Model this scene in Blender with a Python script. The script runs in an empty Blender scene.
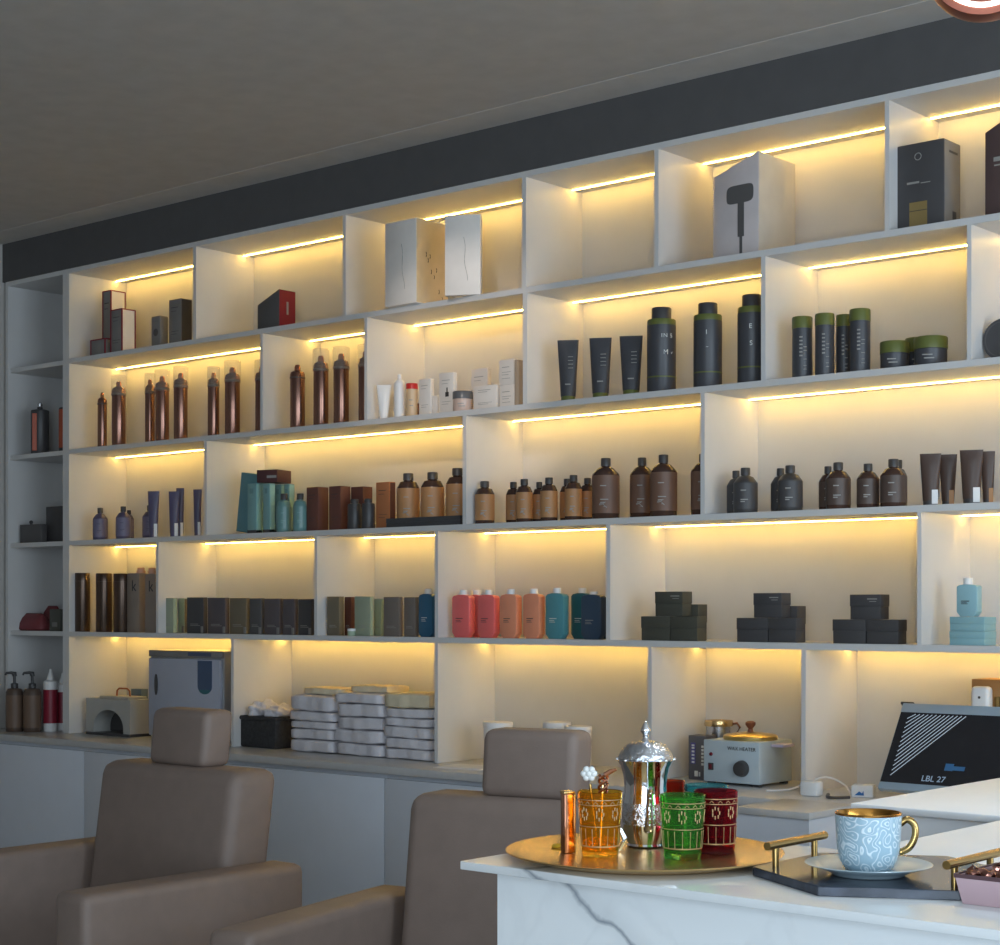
import bpy, bmesh, math, random
from mathutils import Vector, Matrix
random.seed(7)
SC = bpy.context.scene
COL = SC.collection
PI = math.pi
# ------------------------------------------------------------------ camera model
F, CX, HZ = 1736.0, 500.0, 607.0        # focal length in pixels, centre column, horizon row (1000 x 945)
TH = math.radians(40.8)                 # camera heading, turned from the shelf wall's normal
CT, ST = math.cos(TH), math.sin(TH)
D, CZ = 4.54, 1.438                     # distance to the front plane of the shelves, eye height
PITCH = 0.4
ZR = [CZ+2.728*PITCH, CZ+1.732*PITCH, CZ+0.728*PITCH, CZ-0.271*PITCH, 0.88]   # top faces of the five shelf levels
ZTOP = CZ+3.718*PITCH
BT = 0.02                               # board thickness
DEP = 0.31                              # depth of the shelves
def kx(px): return (px-CX)/F
def X_at(px, d=0.0):                    # world x of pixel column px on the plane y = d
    k = kx(px); return (D+d)*(-ST+k*CT)/(CT+k*ST)
def y_at(X, px):                        # world y of pixel column px on the plane x = X
    k = kx(px); return -X*(k*ST+CT)/(ST-k*CT)-D
def fwd(X, y): return -X*ST+(y+D)*CT
def m_px(X, y): return fwd(X, y)/F      # metres per pixel there
def ground(px, py, z):                  # point of the horizontal plane z seen at a pixel
    Z = F*(CZ-z)/(py-HZ); r = kx(px)*Z
    return Vector((r*CT-Z*ST, r*ST+Z*CT-D, z))
def facing(X, y): return math.atan2(-X, D+y)   # turn about z that points local -y at the camera

# ------------------------------------------------------------------ materials
MATS = {}
def srgb(c):
    return tuple(((v/255)/12.92 if v/255 <= .04045 else ((v/255+.055)/1.055)**2.4) for v in c)
def mat(name, rgb, rough=.5, metal=0., var=.05, scale=12., bump=0., emit=None, estr=0., trans=0., ior=1.45, alpha=1., spec=.5, coat=0., bscale=None):
    if name in MATS: return MATS[name]
    m = bpy.data.materials.new(name); m.use_nodes = True
    nt = m.node_tree; n = nt.nodes; l = nt.links
    b = n['Principled BSDF']
    c = srgb(rgb)
    tc = n.new('ShaderNodeTexCoord')
    nz = n.new('ShaderNodeTexNoise'); nz.inputs['Scale'].default_value = scale; nz.inputs['Detail'].default_value = 3
    l.new(tc.outputs['Object'], nz.inputs['Vector'])
    r = n.new('ShaderNodeValToRGB')
    r.color_ramp.elements[0].position = .3; r.color_ramp.elements[1].position = .7
    r.color_ramp.elements[0].color = (*[v*(1-var) for v in c], 1); r.color_ramp.elements[1].color = (*[min(1, v*(1+var)) for v in c], 1)
    l.new(nz.outputs['Fac'], r.inputs['Fac']); l.new(r.outputs['Color'], b.inputs['Base Color'])
    b.inputs['Roughness'].default_value = rough; b.inputs['Metallic'].default_value = metal
    b.inputs['IOR'].default_value = ior; b.inputs['Specular IOR Level'].default_value = spec
    if coat: b.inputs['Coat Weight'].default_value = coat; b.inputs['Coat Roughness'].default_value = .08
    if trans: b.inputs['Transmission Weight'].default_value = trans
    if alpha < 1: b.inputs['Alpha'].default_value = alpha
    if emit: b.inputs['Emission Color'].default_value = (*srgb(emit), 1); b.inputs['Emission Strength'].default_value = estr
    if bump:
        bp = n.new('ShaderNodeBump'); bp.inputs['Strength'].default_value = bump; bp.inputs['Distance'].default_value = .004
        nb = n.new('ShaderNodeTexNoise'); nb.inputs['Scale'].default_value = bscale or scale*8; nb.inputs['Detail'].default_value = 4
        l.new(tc.outputs['Object'], nb.inputs['Vector']); l.new(nb.outputs['Fac'], bp.inputs['Height']); l.new(bp.outputs['Normal'], b.inputs['Normal'])
    MATS[name] = m
    return m
def marble_mat():
    m = bpy.data.materials.new('veined_marble'); m.use_nodes = True
    nt = m.node_tree; n = nt.nodes; l = nt.links; b = n['Principled BSDF']
    tc = n.new('ShaderNodeTexCoord'); sep = n.new('ShaderNodeSeparateXYZ'); l.new(tc.outputs['Object'], sep.inputs[0])
    nz = n.new('ShaderNodeTexNoise'); nz.inputs['Scale'].default_value = 9; nz.inputs['Detail'].default_value = 5
    l.new(tc.outputs['Object'], nz.inputs['Vector'])
    def math_(op, a, bb, cl=False):
        q = n.new('ShaderNodeMath'); q.operation = op; q.use_clamp = cl
        for i, v in enumerate((a, bb)):
            if isinstance(v, (int, float)): q.inputs[i].default_value = v
            else: l.new(v, q.inputs[i])
        return q.outputs[0]
    # one long vein: a line in object space bent by noise
    s = math_('ADD', math_('MULTIPLY', sep.outputs['X'], .587), math_('MULTIPLY', sep.outputs['Z'], .81))
    s = math_('ADD', s, math_('MULTIPLY', math_('SUBTRACT', nz.outputs['Fac'], .5), .06))
    v1 = math_('SUBTRACT', 1., math_('DIVIDE', math_('ABSOLUTE', math_('SUBTRACT', s, VEIN), 0), .0055), True)
    wide = math_('SUBTRACT', 1., math_('DIVIDE', math_('ABSOLUTE', math_('SUBTRACT', s, VEIN+.006), 0), .03), True)
    n2 = n.new('ShaderNodeTexNoise'); n2.inputs['Scale'].default_value = 2.2; n2.inputs['Detail'].default_value = 6; n2.inputs['Distortion'].default_value = 1.5
    l.new(tc.outputs['Object'], n2.inputs['Vector'])
    v2 = math_('SUBTRACT', 1., math_('DIVIDE', math_('ABSOLUTE', math_('SUBTRACT', n2.outputs['Fac'], .5), 0), .02), True)
    f = math_('ADD', math_('MULTIPLY', v1, .7), math_('ADD', math_('MULTIPLY', wide, .16), math_('MULTIPLY', v2, .05)), True)
    mx = n.new('ShaderNodeMix'); mx.data_type = 'RGBA'
    mx.inputs['A'].default_value = (*srgb((226, 229, 230)), 1); mx.inputs['B'].default_value = (*srgb((120, 128, 138)), 1)
    l.new(f, mx.inputs['Factor']); l.new(mx.outputs['Result'], b.inputs['Base Color'])
    b.inputs['Roughness'].default_value = .18
    return m

# ------------------------------------------------------------------ mesh helpers
def add_box(bm, x0, x1, y0, y1, z0, z1):
    v = [bm.verts.new(p) for p in ((x0,y0,z0),(x1,y0,z0),(x1,y1,z0),(x0,y1,z0),(x0,y0,z1),(x1,y0,z1),(x1,y1,z1),(x0,y1,z1))]
    return [bm.faces.new([v[i] for i in f]) for f in ((0,3,2,1),(4,5,6,7),(0,1,5,4),(1,2,6,5),(2,3,7,6),(3,0,4,7))]
def rbox(x0, x1, y0, y1, z0, z1, r=.002, seg=2):
    bm = bmesh.new(); add_box(bm, x0, x1, y0, y1, z0, z1)
    r = min(r, .49*min(x1-x0, y1-y0, z1-z0))
    if r > 0: bmesh.ops.bevel(bm, geom=bm.edges[:], offset=r, segments=seg, profile=.5, affect='EDGES')
    return bm
def add_lathe(bm, prof, n=28, cx=0., cy=0., a0=0.):
    rings = []
    for r, z in prof:
        if r < 1e-6: rings.append([bm.verts.new((cx, cy, z))])
        else: rings.append([bm.verts.new((cx+r*math.cos(a0+2*PI*i/n), cy+r*math.sin(a0+2*PI*i/n), z)) for i in range(n)])
    for a, b in zip(rings, rings[1:]):
        for i in range(n):
            j = (i+1) % n
            if len(a) == 1 and len(b) == 1: continue
            if len(a) == 1: bm.faces.new((a[0], b[j], b[i]))
            elif len(b) == 1: bm.faces.new((a[i], a[j], b[0]))
            else: bm.faces.new((a[i], a[j], b[j], b[i]))
    return bm
def lathe(prof, n=28):
    return add_lathe(bmesh.new(), prof, n)
def add_tube(bm, pts, r, n=10, closed=False, up=(0, 0, 1)):
    pts = [Vector(p) for p in pts]; N = len(pts); rings = []
    rr = r if isinstance(r, (list, tuple)) else [r]*N
    up = Vector(up)
    for i, p in enumerate(pts):
        a = pts[(i-1) % N] if (i > 0 or closed) else p
        b = pts[(i+1) % N] if (i < N-1 or closed) else p
        t = (b-a).normalized()
        u = t.cross(up)
        if u.length < 1e-3: u = t.cross(Vector((1, 0, 0)))
        u.normalize(); w = u.cross(t)
        rings.append([bm.verts.new(p+rr[i]*(u*math.cos(2*PI*k/n)+w*math.sin(2*PI*k/n))) for k in range(n)])
    for i in range(N if closed else N-1):
        a, b = rings[i], rings[(i+1) % N]
        for k in range(n): bm.faces.new((a[k], a[(k+1) % n], b[(k+1) % n], b[k]))
    if not closed:
        bm.faces.new(rings[0][::-1]); bm.faces.new(rings[-1])
    return bm
def tube(pts, r, n=10, closed=False, up=(0, 0, 1)): return add_tube(bmesh.new(), pts, r, n, closed, up)
def prism(poly, y0, y1, r=0.):          # polygon in x,z pushed from y0 to y1
    bm = bmesh.new()
    a = [bm.verts.new((x, y0, z)) for x, z in poly]; b = [bm.verts.new((x, y1, z)) for x, z in poly]
    bm.faces.new(a); bm.faces.new(b[::-1]); n = len(poly)
    for i in range(n): bm.faces.new((a[(i+1) % n], a[i], b[i], b[(i+1) % n]))
    bmesh.ops.recalc_face_normals(bm, faces=bm.faces[:])
    if r: bmesh.ops.bevel(bm, geom=bm.edges[:], offset=r, segments=2, profile=.5, affect='EDGES')
    return bm
def loft(rings, cap=True):
    bm = bmesh.new(); R = [[bm.verts.new(p) for p in ring] for ring in rings]; n = len(R[0])
    for a, b in zip(R, R[1:]):
        for k in range(n): bm.faces.new((a[k], a[(k+1) % n], b[(k+1) % n], b[k]))
    if cap: bm.faces.new(R[0][::-1]); bm.faces.new(R[-1])
    return bm
def obj(name, bm, m, parent=None, smooth=40, label=None):
    me = bpy.data.meshes.new(name)
    if isinstance(bm, bpy.types.Mesh): me = bm
    else:
        bmesh.ops.recalc_face_normals(bm, faces=bm.faces[:]); bm.to_mesh(me); bm.free()
    me.materials.clear(); me.materials.append(m)
    if smooth and len(me.polygons):
        me.polygons.foreach_set('use_smooth', [True]*len(me.polygons))
        me.set_sharp_from_angle(angle=math.radians(smooth))
    o = bpy.data.objects.new(name, me); COL.objects.link(o)
    if parent: o.parent = parent
    if label: o['label'] = label
    return o
def struct(name, bm, m, smooth=0, label=None):
    o = obj(name, bm, m, None, smooth); o['kind'] = 'structure'
    if label: o['label'] = label
    return o
def tag(o, label, cat, group=None):
    o['label'] = label; o['category'] = cat
    if group: o['group'] = group
    return o
def thing(name, label, cat, loc=(0, 0, 0), rz=0., group=None):
    o = bpy.data.objects.new(name, None); COL.objects.link(o); o.empty_display_size = .05
    o.location = loc; o.rotation_euler = (0, 0, rz)
    return tag(o, label, cat, group)
def text(s, size, m, parent, x, y, z, ry=0., name='lettering', ext=.0004, rot=None):  # writing that stands upright and faces -y
    cu = bpy.data.curves.new('t', 'FONT'); cu.body = s; cu.size = size; cu.align_x = 'CENTER'; cu.align_y = 'CENTER'; cu.extrude = ext
    t = bpy.data.objects.new('t', cu); me = bpy.data.meshes.new_from_object(t)
    bpy.data.objects.remove(t); bpy.data.curves.remove(cu)
    me.transform((rot or (Matrix.Rotation(ry, 4, 'Y') @ Matrix.Rotation(PI/2, 4, 'X'))))
    o = obj(name, me, m, parent, 0); o.location = (x, y, z)
    return o
def marks(rows, m, parent, y, name='lettering', t=.0006):   # fine print too small to read: rows of short dashes
    if len(rows) == 2: marks(rows[:1], m, parent, y, name, t); rows = rows[1:]
    bm = bmesh.new()
    for x0, x1, z, h in rows: add_box(bm, x0, x1, y-t, y+t*.5, z-h/2, z+h/2)
    return obj(name, bm, m, parent, 0)

# ------------------------------------------------------------------ palette
M_wall   = mat('white_wall_paint', (205, 203, 198), .6, bump=.05)
M_ceil   = mat('ceiling_paint', (184, 179, 173), .8, bump=.05)
M_ceil2  = mat('ceiling_edge_paint', (192, 187, 181), .8)
M_band   = mat('charcoal_fascia', (84, 82, 82), .7)
M_floor  = mat('grey_floor_tile', (120, 118, 115), .35)
M_lam    = mat('white_laminate', (206, 204, 202), .38, var=.015)
M_cab    = mat('grey_gloss_lacquer', (212, 216, 224), .16, var=.015, spec=.5)
M_top    = mat('pale_stone_worktop', (196, 194, 192), .3, var=.04, scale=30)
M_led    = mat('led_light', (255, 240, 200), .5, emit=(255, 206, 100), estr=38.)
M_brown  = mat('taupe_leather', (123, 107, 98), .55, bump=.1, scale=20, bscale=260)
M_steel  = mat('polished_steel', (200, 200, 205), .25, 1.)
M_black  = mat('black_plastic', (66, 64, 64), .4)
M_blackg = mat('black_gloss', (40, 40, 42), .15)
M_white  = mat('white_plastic', (228, 226, 224), .35)
M_wpaper = mat('white_card', (226, 218, 210), .55)
M_grey   = mat('grey_card', (128, 124, 120), .6)
M_dgrey  = mat('charcoal_card', (86, 83, 82), .55)
M_text_w = mat('white_print', (215, 215, 210), .5)
M_text_d = mat('dark_print', (60, 58, 58), .5)
M_text_g = mat('pale_grey_print', (150, 146, 140), .5)
M_red    = mat('dark_red_card', (128, 30, 44), .5)
M_can    = mat('bronze_metal', (142, 104, 90), .26, .85, scale=6)
M_clear  = mat('clear_plastic', (215, 200, 180), .05, alpha=.2, spec=.6)
M_amber  = mat('dark_amber_plastic', (72, 52, 44), .2)
M_tan    = mat('tan_label', (176, 128, 84), .5)
M_mocha  = mat('mocha_label', (112, 82, 66), .5)
M_choc   = mat('dark_chocolate_label', (84, 68, 60), .45)
M_teal   = mat('teal_card', (122, 160, 158), .5)
M_tealb  = mat('teal_bottle', (104, 142, 140), .3)
M_red_b  = mat('brown_red_card', (104, 64, 54), .5)
M_orange = mat('terracotta_card', (178, 112, 70), .5)
M_purple = mat('violet_grey_plastic', (86, 80, 104), .35)
M_purlab = mat('lilac_grey_label', (112, 106, 128), .5)
M_olive  = mat('olive_plastic', (98, 104, 52), .4)
M_hairb  = mat('slate_black_plastic', (66, 66, 70), .4)
M_pink   = mat('coral_pink_plastic', (232, 108, 104), .3)
M_peach  = mat('peach_plastic', (228, 146, 112), .3)
M_kteal  = mat('petrol_teal_plastic', (84, 142, 150), .3)
M_kdteal = mat('deep_teal_plastic', (48, 102, 108), .3)
M_navy   = mat('navy_plastic', (56, 72, 90), .3)
M_blueb  = mat('ocean_blue_plastic', (50, 96, 124), .3)
M_sky    = mat('powder_blue_plastic', (144, 182, 190), .4)
M_towel  = mat('white_terry', (216, 212, 216), .95, bump=.6, scale=40, bscale=300, spec=.1)
M_cream  = mat('cream_terry', (222, 208, 178), .95, bump=.6, scale=40, bscale=300, spec=.1)
M_sage   = mat('sage_card', (150, 158, 136), .5)
M_taupe  = mat('taupe_card', (116, 106, 98), .5)
M_khaki  = mat('khaki_brown_card', (112, 101, 82), .5)
M_ebony  = mat('aubergine_card', (88, 80, 82), .5)
M_moss   = mat('moss_black_card', (72, 71, 62), .5)
M_coal   = mat('coal_card', (70, 68, 69), .5)
M_gold   = mat('brushed_gold', (220, 188, 134), .26, 1., scale=30)
M_brass  = mat('antique_brass', (176, 146, 92), .25, 1.)
M_rose   = mat('rose_gold', (200, 140, 112), .16, 1.)
M_chrome = mat('mirror_chrome', (222, 224, 228), .05, 1., var=.01)
M_engr   = mat('engraved_chrome', (205, 208, 214), .16, 1., bump=.9, scale=30, bscale=130)
M_cup    = mat('pale_blue_porcelain', (158, 184, 198), .25)
M_blackm = mat('blue_black_marble', (52, 58, 70), .12, var=.5, scale=22)

VEIN = 0.
# ------------------------------------------------------------------ the room
XL, XR, YF, YB, ZC = -6.93, 2.6, -6.4, .34, 3.102
def box_bm(*a):
    bm = bmesh.new(); add_box(bm, *a); return bm
struct('floor', box_bm(XL-.1, XR+.1, YF-.1, YB+.1, -.1, 0), M_floor)
struct('ceiling', box_bm(XL-.1, XR+.1, YF-.1, YB+.1, ZC, ZC+.1), M_ceil)
struct('wall_back', box_bm(XL-.1, XR+.1, YB, YB+.1, 0, ZC), M_wall)
struct('wall_left', box_bm(XL-.1, XL, YF, YB, 0, ZC), M_ceil)
def wall_with_hole(name, axis, p0, p1, a0, a1, h0, h1, z0, z1):
    bm = bmesh.new()
    def b(u0, u1, w0, w1):
        if axis == 'x': add_box(bm, p0, p1, u0, u1, w0, w1)
        else: add_box(bm, u0, u1, p0, p1, w0, w1)
    b(a0, h0, 0, ZC); b(h1, a1, 0, ZC); b(h0, h1, 0, z0); b(h0, h1, z1, ZC)
    struct(name, bm, M_wall)
WR = (-4.3, -1.1, .15, 2.85)
WF = (-.2, 2.3, .15, 2.85)
wall_with_hole('wall_right', 'x', XR, XR+.1, YF, YB, WR[0], WR[1], WR[2], WR[3])
wall_with_hole('wall_front', 'y', YF-.1, YF, XL, XR, WF[0], WF[1], WF[2], WF[3])
def window(name, axis, p, u0, u1, z0, z1, n):
    bm = bmesh.new(); t = .03
    def b(a0, a1, w0, w1):
        if axis == 'x': add_box(bm, p+.02, p+.08, a0, a1, w0, w1)
        else: add_box(bm, a0, a1, p-.08, p-.02, w0, w1)
    b(u0, u1, z0, z0+2*t); b(u0, u1, z1-2*t, z1)
    for i in range(n+1):
        c = u0+(u1-u0)*i/n; b(max(u0, c-t), min(u1, c+t), z0+2*t, z1-2*t)
    w = struct(name, bm, M_black)
window('window_1', 'x', XR, *WR, 4)
window('window_2', 'y', YF, *WF, 2)
XS1 = -.55                                                        # far end of the shelving, out of frame
struct('trim_1', box_bm(XL, XR, -.004, YB, ZTOP+.001, ZC), M_band, label='charcoal fascia above the shelving')
struct('trim_2', box_bm(XL, XR, -.17, -.004, ZC-.0015, ZC), M_ceil2, label='pale ceiling edge strip along the fascia')
# ------------------------------------------------------------------ the shelving
SH = thing('wall_shelving', 'white built-in wall shelving with lit staggered compartments', 'shelving unit', (0, 0, 0))
XS0 = X_at(5.5)
bm = bmesh.new(); add_box(bm, XS0, XS1, DEP, DEP+.02, .88, ZTOP); obj('back_panel', bm, M_lam, SH, 0)
obj('shelf_board', box_bm(XS0, XS1, 0, DEP, ZTOP-BT, ZTOP), M_lam, SH, 0)
xa, xb = X_at(62.8), X_at(69.0)
obj('upright', box_bm(XS0, XS0+.02, 0, DEP, .881, ZTOP-BT), M_lam, SH, 0)
obj('upright', box_bm(xa, xb, 0, DEP, .881, ZTOP-BT), M_lam, SH, 0)
for k in range(4):
    obj('shelf_board', box_bm(XS0+.02, xa, .012, DEP, ZR[k]-BT, ZR[k]), M_lam, SH, 0)
    obj('shelf_board', box_bm(xb, XS1, 0, DEP, ZR[k]-BT, ZR[k]), M_lam, SH, 0)
PART = [[(193, 196), (342.8, 345.7), (522, 526), (654.3, 658.5), (884.8, 889.2)],
        [(260.3, 262.6), (364.4, 367), (522.8, 527), (761, 765.4), (967, 971.3)],
        [(204, 206.6), (462.6, 466.2), (700.5, 704.6)],
        [(156, 158.3), (314.2, 317), (434.8, 438), (606, 610.2), (917.2, 921.4)],
        [(231, 233.6), (434.6, 437.8), (648, 651.6), (801.3, 805.6)]]
EXTRA = [[-1.75, -1.1], [-1.35], [-1.62, -.95], [-1.1], [-1.5]]
CEILS = [ZTOP]+ZR[:4]
for r in range(5):
    ups = [(X_at(a), X_at(b)) for a, b in PART[r]]+[(x, x+BT) for x in EXTRA[r]]
    z0, z1 = ZR[r], CEILS[r]-BT
    for a, b in ups: obj('upright', box_bm(a, b, 0, DEP, z0+(.001 if r == 4 else 0), z1), M_lam, SH, 0)
    edges = [xb]+[v for ab in ups for v in ab]+[XS1]
    for i in range(0, len(edges), 2):
        a, b = edges[i], edges[i+1]
        if b-a < .1: continue
        obj('led_strip', rbox(a+.004, b-.004, .248, .254, z1-.003, z1, .0005, 1), M_led, SH, 0, label='glowing warm white strip')
obj('upright', box_bm(XS1-.02, XS1, 0, DEP-.001, .881, ZTOP-BT-.001), M_lam, SH, 0)
# worktop and the cabinets under it
WTX0, WTX1 = XS0, XS1+.02
wt = obj('worktop', rbox(WTX0, WTX1, -.2, YB-.002, .852, .88, .003), M_top, None, 40); tag(wt, 'long pale stone worktop running under the lit shelving', 'worktop')
cab_b = [-6.9]
c0 = -4.298
bounds = [c0+.88*k for k in range(-3, 5)]
bounds = [XS0]+[b for b in bounds if XS0+.2 < b < XS1-.2]+[XS1]
wording = ['at the side wall end, under the pump bottles', 'behind the chair in front of the towel warmer', 'showing between the two salon chairs, under the towels', 'partly hidden by the second chair and its armrest', 'behind the second chair headrest and teapot', 'right behind the white pedestal', 'hidden behind the raised reception desk, under the monitor', 'at the far end past the monitor']
for i in range(len(bounds)-1):
    a, b = bounds[i], bounds[i+1]
    w = wording[min(i, 7)]
    t = thing('base_cabinet', 'glossy pale grey base cabinet %s' % w, 'cabinet', ((a+b)/2, 0, 0), 0, 'base cabinets under the worktop')
    h = (b-a)/2
    obj('body', box_bm(-h+.001, h-.001, -.165, .30, .08, .851), M_cab, t, 0)
    obj('plinth', box_bm(-h+.001, h-.001, -.13, .28, .0, .08), M_dgrey, t, 0)
    obj('door', rbox(-h+.002, h-.002, -.185, -.1655, .085, .835, .0015), M_cab, t)
# ------------------------------------------------------------------ product makers
def at(row, px, d): return Vector((X_at(px, d), d, ZR[row]))
def hgt(row, hpx, X, d):                # height of a thing showing hpx pixels above the shelf edge
    extra = max(0., (ZR[row]-CZ)*d/D)
    return hpx*m_px(X, d)+extra
def carton(name, label, row, p0, p1, p2, hpx, m, d=.04, side=None, group=None, cat='box', bev=.0012, prints=None, printm=None, edge=None, z0=0., minside=.02, hmeas=None):
    """upright box square to the shelf: front from column p0 to p1, side from p1 to p2"""
    X0, X1 = X_at(p0, d), X_at(p1, d); dep = max(minside, y_at(X1, p2)-d) if p2 > p1 else minside
    dep = min(dep, DEP-d-.01)
    h = hgt(row, hpx, (X0+X1)/2, d) - z0
    t = thing(name, label, cat, ((X0+X1)/2, d, ZR[row]+z0), 0, group); w = (X1-X0)/2
    obj('carton_body', rbox(-w, w, 0, dep, 0, h, bev), m, t)
    if side: obj('side_panel', box_bm(w-.0005, w+.0008, .003, dep-.003, .003, h-.003), side, t, 0)
    if edge:
        bm = bmesh.new()
        for (x, y) in ((-w, 0), (w, 0), (w, dep)): add_box(bm, x-.0025, x+.0025, y-.0025, y+.0025, 0, h)
        add_box(bm, -w, w, -.002, .001, h-.004, h+.001); add_box(bm, w-.001, w+.002, 0, dep, h-.004, h+.001); add_box(bm, w-.001, w+.002, 0, dep, 0, .004)
        obj('edge_trim', bm, edge, t, 0)
    if prints: marks([(-w+2*w*a, -w+2*w*b, h*zc, max(.0012, h*hh)) for a, b, zc, hh in prints], printm or M_text_d, t, -.0004)
    return t, w, dep, h
TXT = [(.2, .75, .82, .012), (.2, .6, .74, .008), (.2, .8, .3, .008), (.2, .65, .24, .008)]
def spray_can(label, row, p0, p1, hpx, d=.075, cap=True, group='bronze spray cans'):
    pc = (p0+p1)/2; q = at(row, pc, d); r = (p1-p0)/2*m_px(q.x, d); h = hgt(row, hpx, q.x, d)
    t = thing('spray_can', label, 'spray can', q, facing(q.x, d), group)
    k = r*.88; hb = h*.84
    obj('can_body', lathe([(0, 0), (k*.94, 0), (k, .004), (k, hb*.93), (k*.9, hb*.97), (k*.5, hb), (0, hb)]), M_can, t)
    obj('collar', lathe([(k*1.03, hb*.86), (k*1.05, hb*.865), (k*1.05, hb*.885), (k*1.03, hb*.89)]), M_choc, t)
    obj('nozzle', lathe([(0, hb), (k*.42, hb), (k*.42, hb+.012), (k*.3, hb+.022), (0, hb+.024)], 16), M_rose, t)
    if cap: obj('clear_cap', lathe([(r*.92, hb*.84), (r, hb*.845), (r, h-.003), (r*.95, h), (0, h)]), M_clear, t)
    return t
def bottle(name, label, row, p0, p1, hpx, body, lab, d=.075, group=None, capm=None, capw=.46, base=True, shoulder=.72, wordm=None, cat='bottle'):
    pc = (p0+p1)/2; q = at(row, pc, d); r = (p1-p0)/2*m_px(q.x, d); h = hgt(row, hpx, q.x, d)
    t = thing(name, label, cat, q, facing(q.x, d)*.9, group)
    s = h*shoulder; c = r*capw
    obj('bottle_body', lathe([(0, 0), (r*.93, 0), (r, .004), (r, s*.97), (r*.97, s), (c*1.6, s+(h-s)*.36), (c*.85, s+(h-s)*.46), (c*.85, s+(h-s)*.56), (0, s+(h-s)*.56)]), body, t)
    obj('cap', lathe([(0, s+(h-s)*.5), (c, s+(h-s)*.5), (c, h-.002), (c*.93, h), (0, h)], 20), capm or M_black, t)
    if lab:
        lz0, lz1 = (h*.09 if base else h*.04), s*.96
        obj('label', lathe([(r+.0002, lz0), (r+.0006, lz0), (r+.0006, lz1), (r+.0002, lz1)]), lab, t)
        marks([(-r*.35, r*.1, lz0+(lz1-lz0)*.72, .003), (-r*.35, r*.25, lz0+(lz1-lz0)*.36, .003), (-r*.35, r*.0, lz0+(lz1-lz0)*.28, .003)], wordm or M_text_g, t, -r-.0004, 'lettering', .001)
        if wordm is None:
            pts = [(-r*.1+r*.3*math.sin(a*1.0)*(1+.1*a)*.7, -r*.985-.001, lz0+(lz1-lz0)*(.14+.02*a)+r*.1*math.cos(a*1.7)) for a in [i*.45 for i in range(16)]]
            obj('script_print', tube(pts, .0011, 5), M_text_g, t)
    return t
def squeeze_tube(label, row, pt0, pt1, pb0, pb1, hpx, m, capm, d=.07, group=None, tagm=None, rz=None):
    pc = (pt0+pt1+pb0+pb1)/4; q = at(row, pc, d); mp = m_px(q.x, d)
    wt_, wb = (pt1-pt0)/2*mp, (pb1-pb0)/2*mp; h = hgt(row, hpx, q.x, d)
    t = thing('squeeze_tube', label, 'tube', q, facing(q.x, d)*.8 if rz is None else rz, group)
    hc = h*.09; n = 24; rings = []
    for s in (0, .02, .15, .4, .7, .9, .97, 1.0):
        a = wb+(wt_-wb)*s; b = wb*(1-s)**.8*.8+.0022; z = hc+(h-hc)*s
        if s >= .97: b = .0018
        rings.append([(a*math.cos(2*PI*i/n), b*math.sin(2*PI*i/n), z) for i in range(n)])
    obj('tube_body', loft(rings), m, t)
    obj('cap', lathe([(0, 0), (wb*.92, 0), (wb*.95, .002), (wb*.95, hc-.001), (wb*.9, hc+.001), (0, hc+.001)], 20), capm, t)
    if tagm:
        obj('price_tag', rbox(wb*.25, wb*1.05, -wb*.84-.002, -wb*.84+.0005, .004, h*.3, .0005, 1), tagm, t)
    return t, h, wb
def flask(label, row, p0, p1, p2, hpx, m, d=.04, group='chunky square bottles', capm=None, cap_h=.1, wordm=None, name='shampoo_bottle', z0=0., coff=0.):
    """rectangular bottle with cut corners and a round cap"""
    X0, X1 = X_at(p0, d), X_at(p1, d); w = (X1-X0)/2; h = hgt(row, hpx, (X0+X1)/2, d)
    dep = min(max(.032, y_at(X1, p2)-d), .07)
    t = thing(name, label, 'bottle', ((X0+X1)/2, d, ZR[row]+z0), 0, group)
    hb = h*(1-cap_h); c = w*.34
    poly = [(-w+c, 0), (w-c, 0), (w, c*1.3), (w, hb*.93), (w-c*.5, hb*.975), (w*.3, hb), (-w*.3, hb), (-w+c*.5, hb*.975), (-w, hb*.93), (-w, c*1.3)]
    obj('bottle_body', prism(poly, 0, dep, .0016), m, t)
    rc = min(w*.5, dep*.42)
    o = obj('cap', lathe([(0, hb-.002), (rc, hb-.002), (rc, h-.002), (rc*.93, h), (0, h)], 20), capm or M_white, t); o.location = (coff*w, dep/2, 0)
    marks([(-w*.55, w*.25, h*.40, .0024), (-w*.55, w*.0, h*.36, .0016), (-w*.55, w*.1, h*.33, .0016)], wordm or M_text_d, t, -.0004)
    return t, h
def green_cap_bottle(label, row, p0, p1, hpx, words, d=.075):
    pc = (p0+p1)/2; q = at(row, pc, d); r = (p1-p0)/2*m_px(q.x, d); h = hgt(row, hpx, q.x, d)
    t = thing('shampoo_bottle', label, 'bottle', q, facing(q.x, d)*.85, 'slate bottles with olive collars')
    hb = h*.79; hs = h*.86
    obj('bottle_body', lathe([(0, 0), (r*.95, 0), (r, .004), (r, hb), (0, hb)]), M_hairb, t)
    obj('collar', lathe([(0, hb), (r*.99, hb), (r*.99, hs-.004), (r*.95, hs), (0, hs)]), M_olive, t)
    obj('cap', lathe([(0, hs), (r*.68, hs), (r*.69, h-.003), (r*.64, h), (0, h)]), M_black, t)
    obj('band', lathe([(r+.0002, h*.17), (r+.0007, h*.172), (r+.0007, h*.185), (r+.0002, h*.187)]), M_olive, t)
    for s, x, zf, sz in words:
        text(s, sz, M_text_w, t, x*r, -r*math.sqrt(max(0, 1-x*x))-.0006, h*zf, ext=.0012)
    return t
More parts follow.
